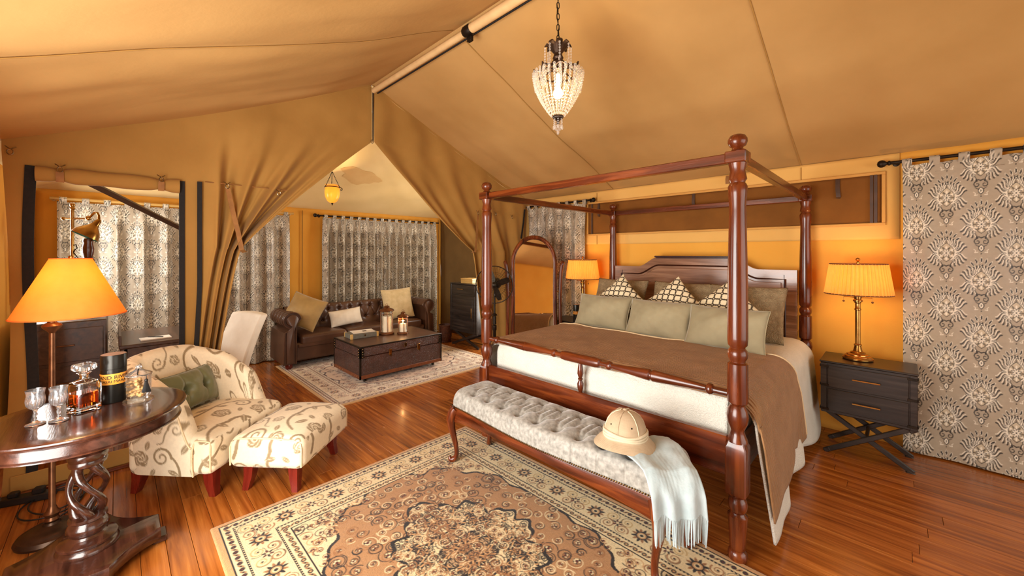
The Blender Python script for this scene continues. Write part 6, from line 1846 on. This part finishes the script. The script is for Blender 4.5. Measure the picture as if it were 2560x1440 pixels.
ck = empty('campaign_cabinet', (-5.07, 4.2, 0), 0, 'black campaign cabinet with one drawer and door on crossed legs in the lounge', 'cabinet')
W_, D_ = .70, .40
obj('body', G().box((0, 0, .635), (W_, D_, .79), .006), M['ebony'], ck)
obj('top', G().box((0, 0, 1.037), (W_+.014, D_+.014, .014), .004), M['ebony'], ck)
d_ = obj('drawer', G().box((0, -D_/2-.005, .945), (W_-.10, .014, .14), .003), M['ebony'], ck)
obj('handle', G().box((-.06, -D_/2-.025, .95), (.15, .008, .012), .002), M['brass'], d_)
d_ = obj('door', G().box((0, -D_/2-.005, .56), (W_-.10, .014, .58), .003).box((0, -D_/2-.014, .56), (W_-.2, .008, .46), .003), M['ebony'], ck)
obj('handle', G().box((.23, -D_/2-.025, .58), (.012, .01, .16), .002), M['brass'], d_)
for sx in (-1, 1):
    obj('stile', G().box((sx*(W_/2-.022), -D_/2-.004, .635), (.04, .012, .78), .002), M['ebony'], ck)
for y in (-.16, .16):
    for sx in (-1, 1):
        L_ = math.hypot(.6, .22); a = math.atan2(.22, .6)
        obj('cross_leg', G().box((0, 0, 0), (L_+.06, .026, .04), .004, T(0, y+.014*sx, .128)@rotm('Y', sx*a)), M['ebony'], ck)
bw = empty('wooden_box', (-5.05, 4.15, 1.0445), 0, 'pale wooden box on top of the black cabinet', 'box')
obj('box', G().box((0, 0, .03), (.30, .2, .06), .004), M['pale_wood'], bw); obj('lid', G().box((0, 0, .07), (.306, .206, .02), .004), M['pale_wood'], bw)
bs = empty('wicker_basket', (-5.60, 4.03, .0), 0, 'dark wicker waste basket between the sofa and the cabinet', 'basket')
obj('woven_side', G().lathe([(.085, 0), (.09, .01), (.105, .15), (.115, .29), (.12, .30), (.11, .30), (.10, .15), (.082, .015), (.001, .012)], 28, cap=False), M['wicker'], bs)
for z_, r_ in ((.02, .092), (.1, .102), (.2, .11), (.295, .118)): obj('band', G().tube([(r_*math.cos(a), r_*math.sin(a), z_) for a in np.linspace(0, 2*PI, 32)[:-1]], .006, 6, closed=True), M['wicker'], bs)

# ------------------------------------------------------------------ amber pendant in the lounge
pd = empty('pendant_lantern', (-5.18, 1.95, 2.19), 0, 'amber glass bell lantern hanging from an iron hook in the lounge', 'lantern')
obj('glass_bell', G().lathe([(.001, 0), (.03, .006), (.06, .03), (.082, .08), (.09, .14), (.086, .19), (.078, .22), (.084, .235), (.08, .235), (.074, .22), (.082, .19), (.086, .14), (.078, .08), (.056, .034), (.001, .01)], 32, cap=False), M['amber_glass'], pd)
obj('drop_finial', G().lathe([(.001, -.03), (.008, -.022), (.006, -.012), (.014, -.004), (.012, .004)], 14), M['iron'], pd)
obj('band', G().tube([(.088*math.cos(a), .088*math.sin(a), .205) for a in np.linspace(0, 2*PI, 36)[:-1]], .005, 6, closed=True), M['iron'], pd)
B_ = lambda r, z: (r*ct, r*st_, z)
obj('hook_arm', G().tube([B_(.085, .205), B_(.11, .20), B_(.13, .185), B_(.125, .165), B_(.108, .168), B_(.112, .18)], .005, 6), M['iron'], pd)
top = hip_at(1.95, -5.18)-2.19-.03
lk = None
for k in range(3):
    a = k*2*PI/3+YAW
    g = G()
    for q in range(12):
        t = (q+.5)/12; r_ = .09*(1-t)+.004
        g.sphere((r_*math.cos(a), r_*math.sin(a), .205+(.40-.205)*t), .006, 6, 4, (1, 1, 1.4))
    obj('suspension_chain', g, M['iron'], pd)
g = G(); z_ = .40
while z_ < top: g.sphere((0, 0, z_), .007, 6, 4, (1, .6, 1.7)); z_ += .02
obj('suspension_chain', g, M['iron'], pd)
obj('bulb', G().sphere((0, 0, .13), .022, 10, 8), M['bulb'], pd)
point_light('pendant_light', (0, 0, .13), 40, (1, .80, .48), .025, pd)
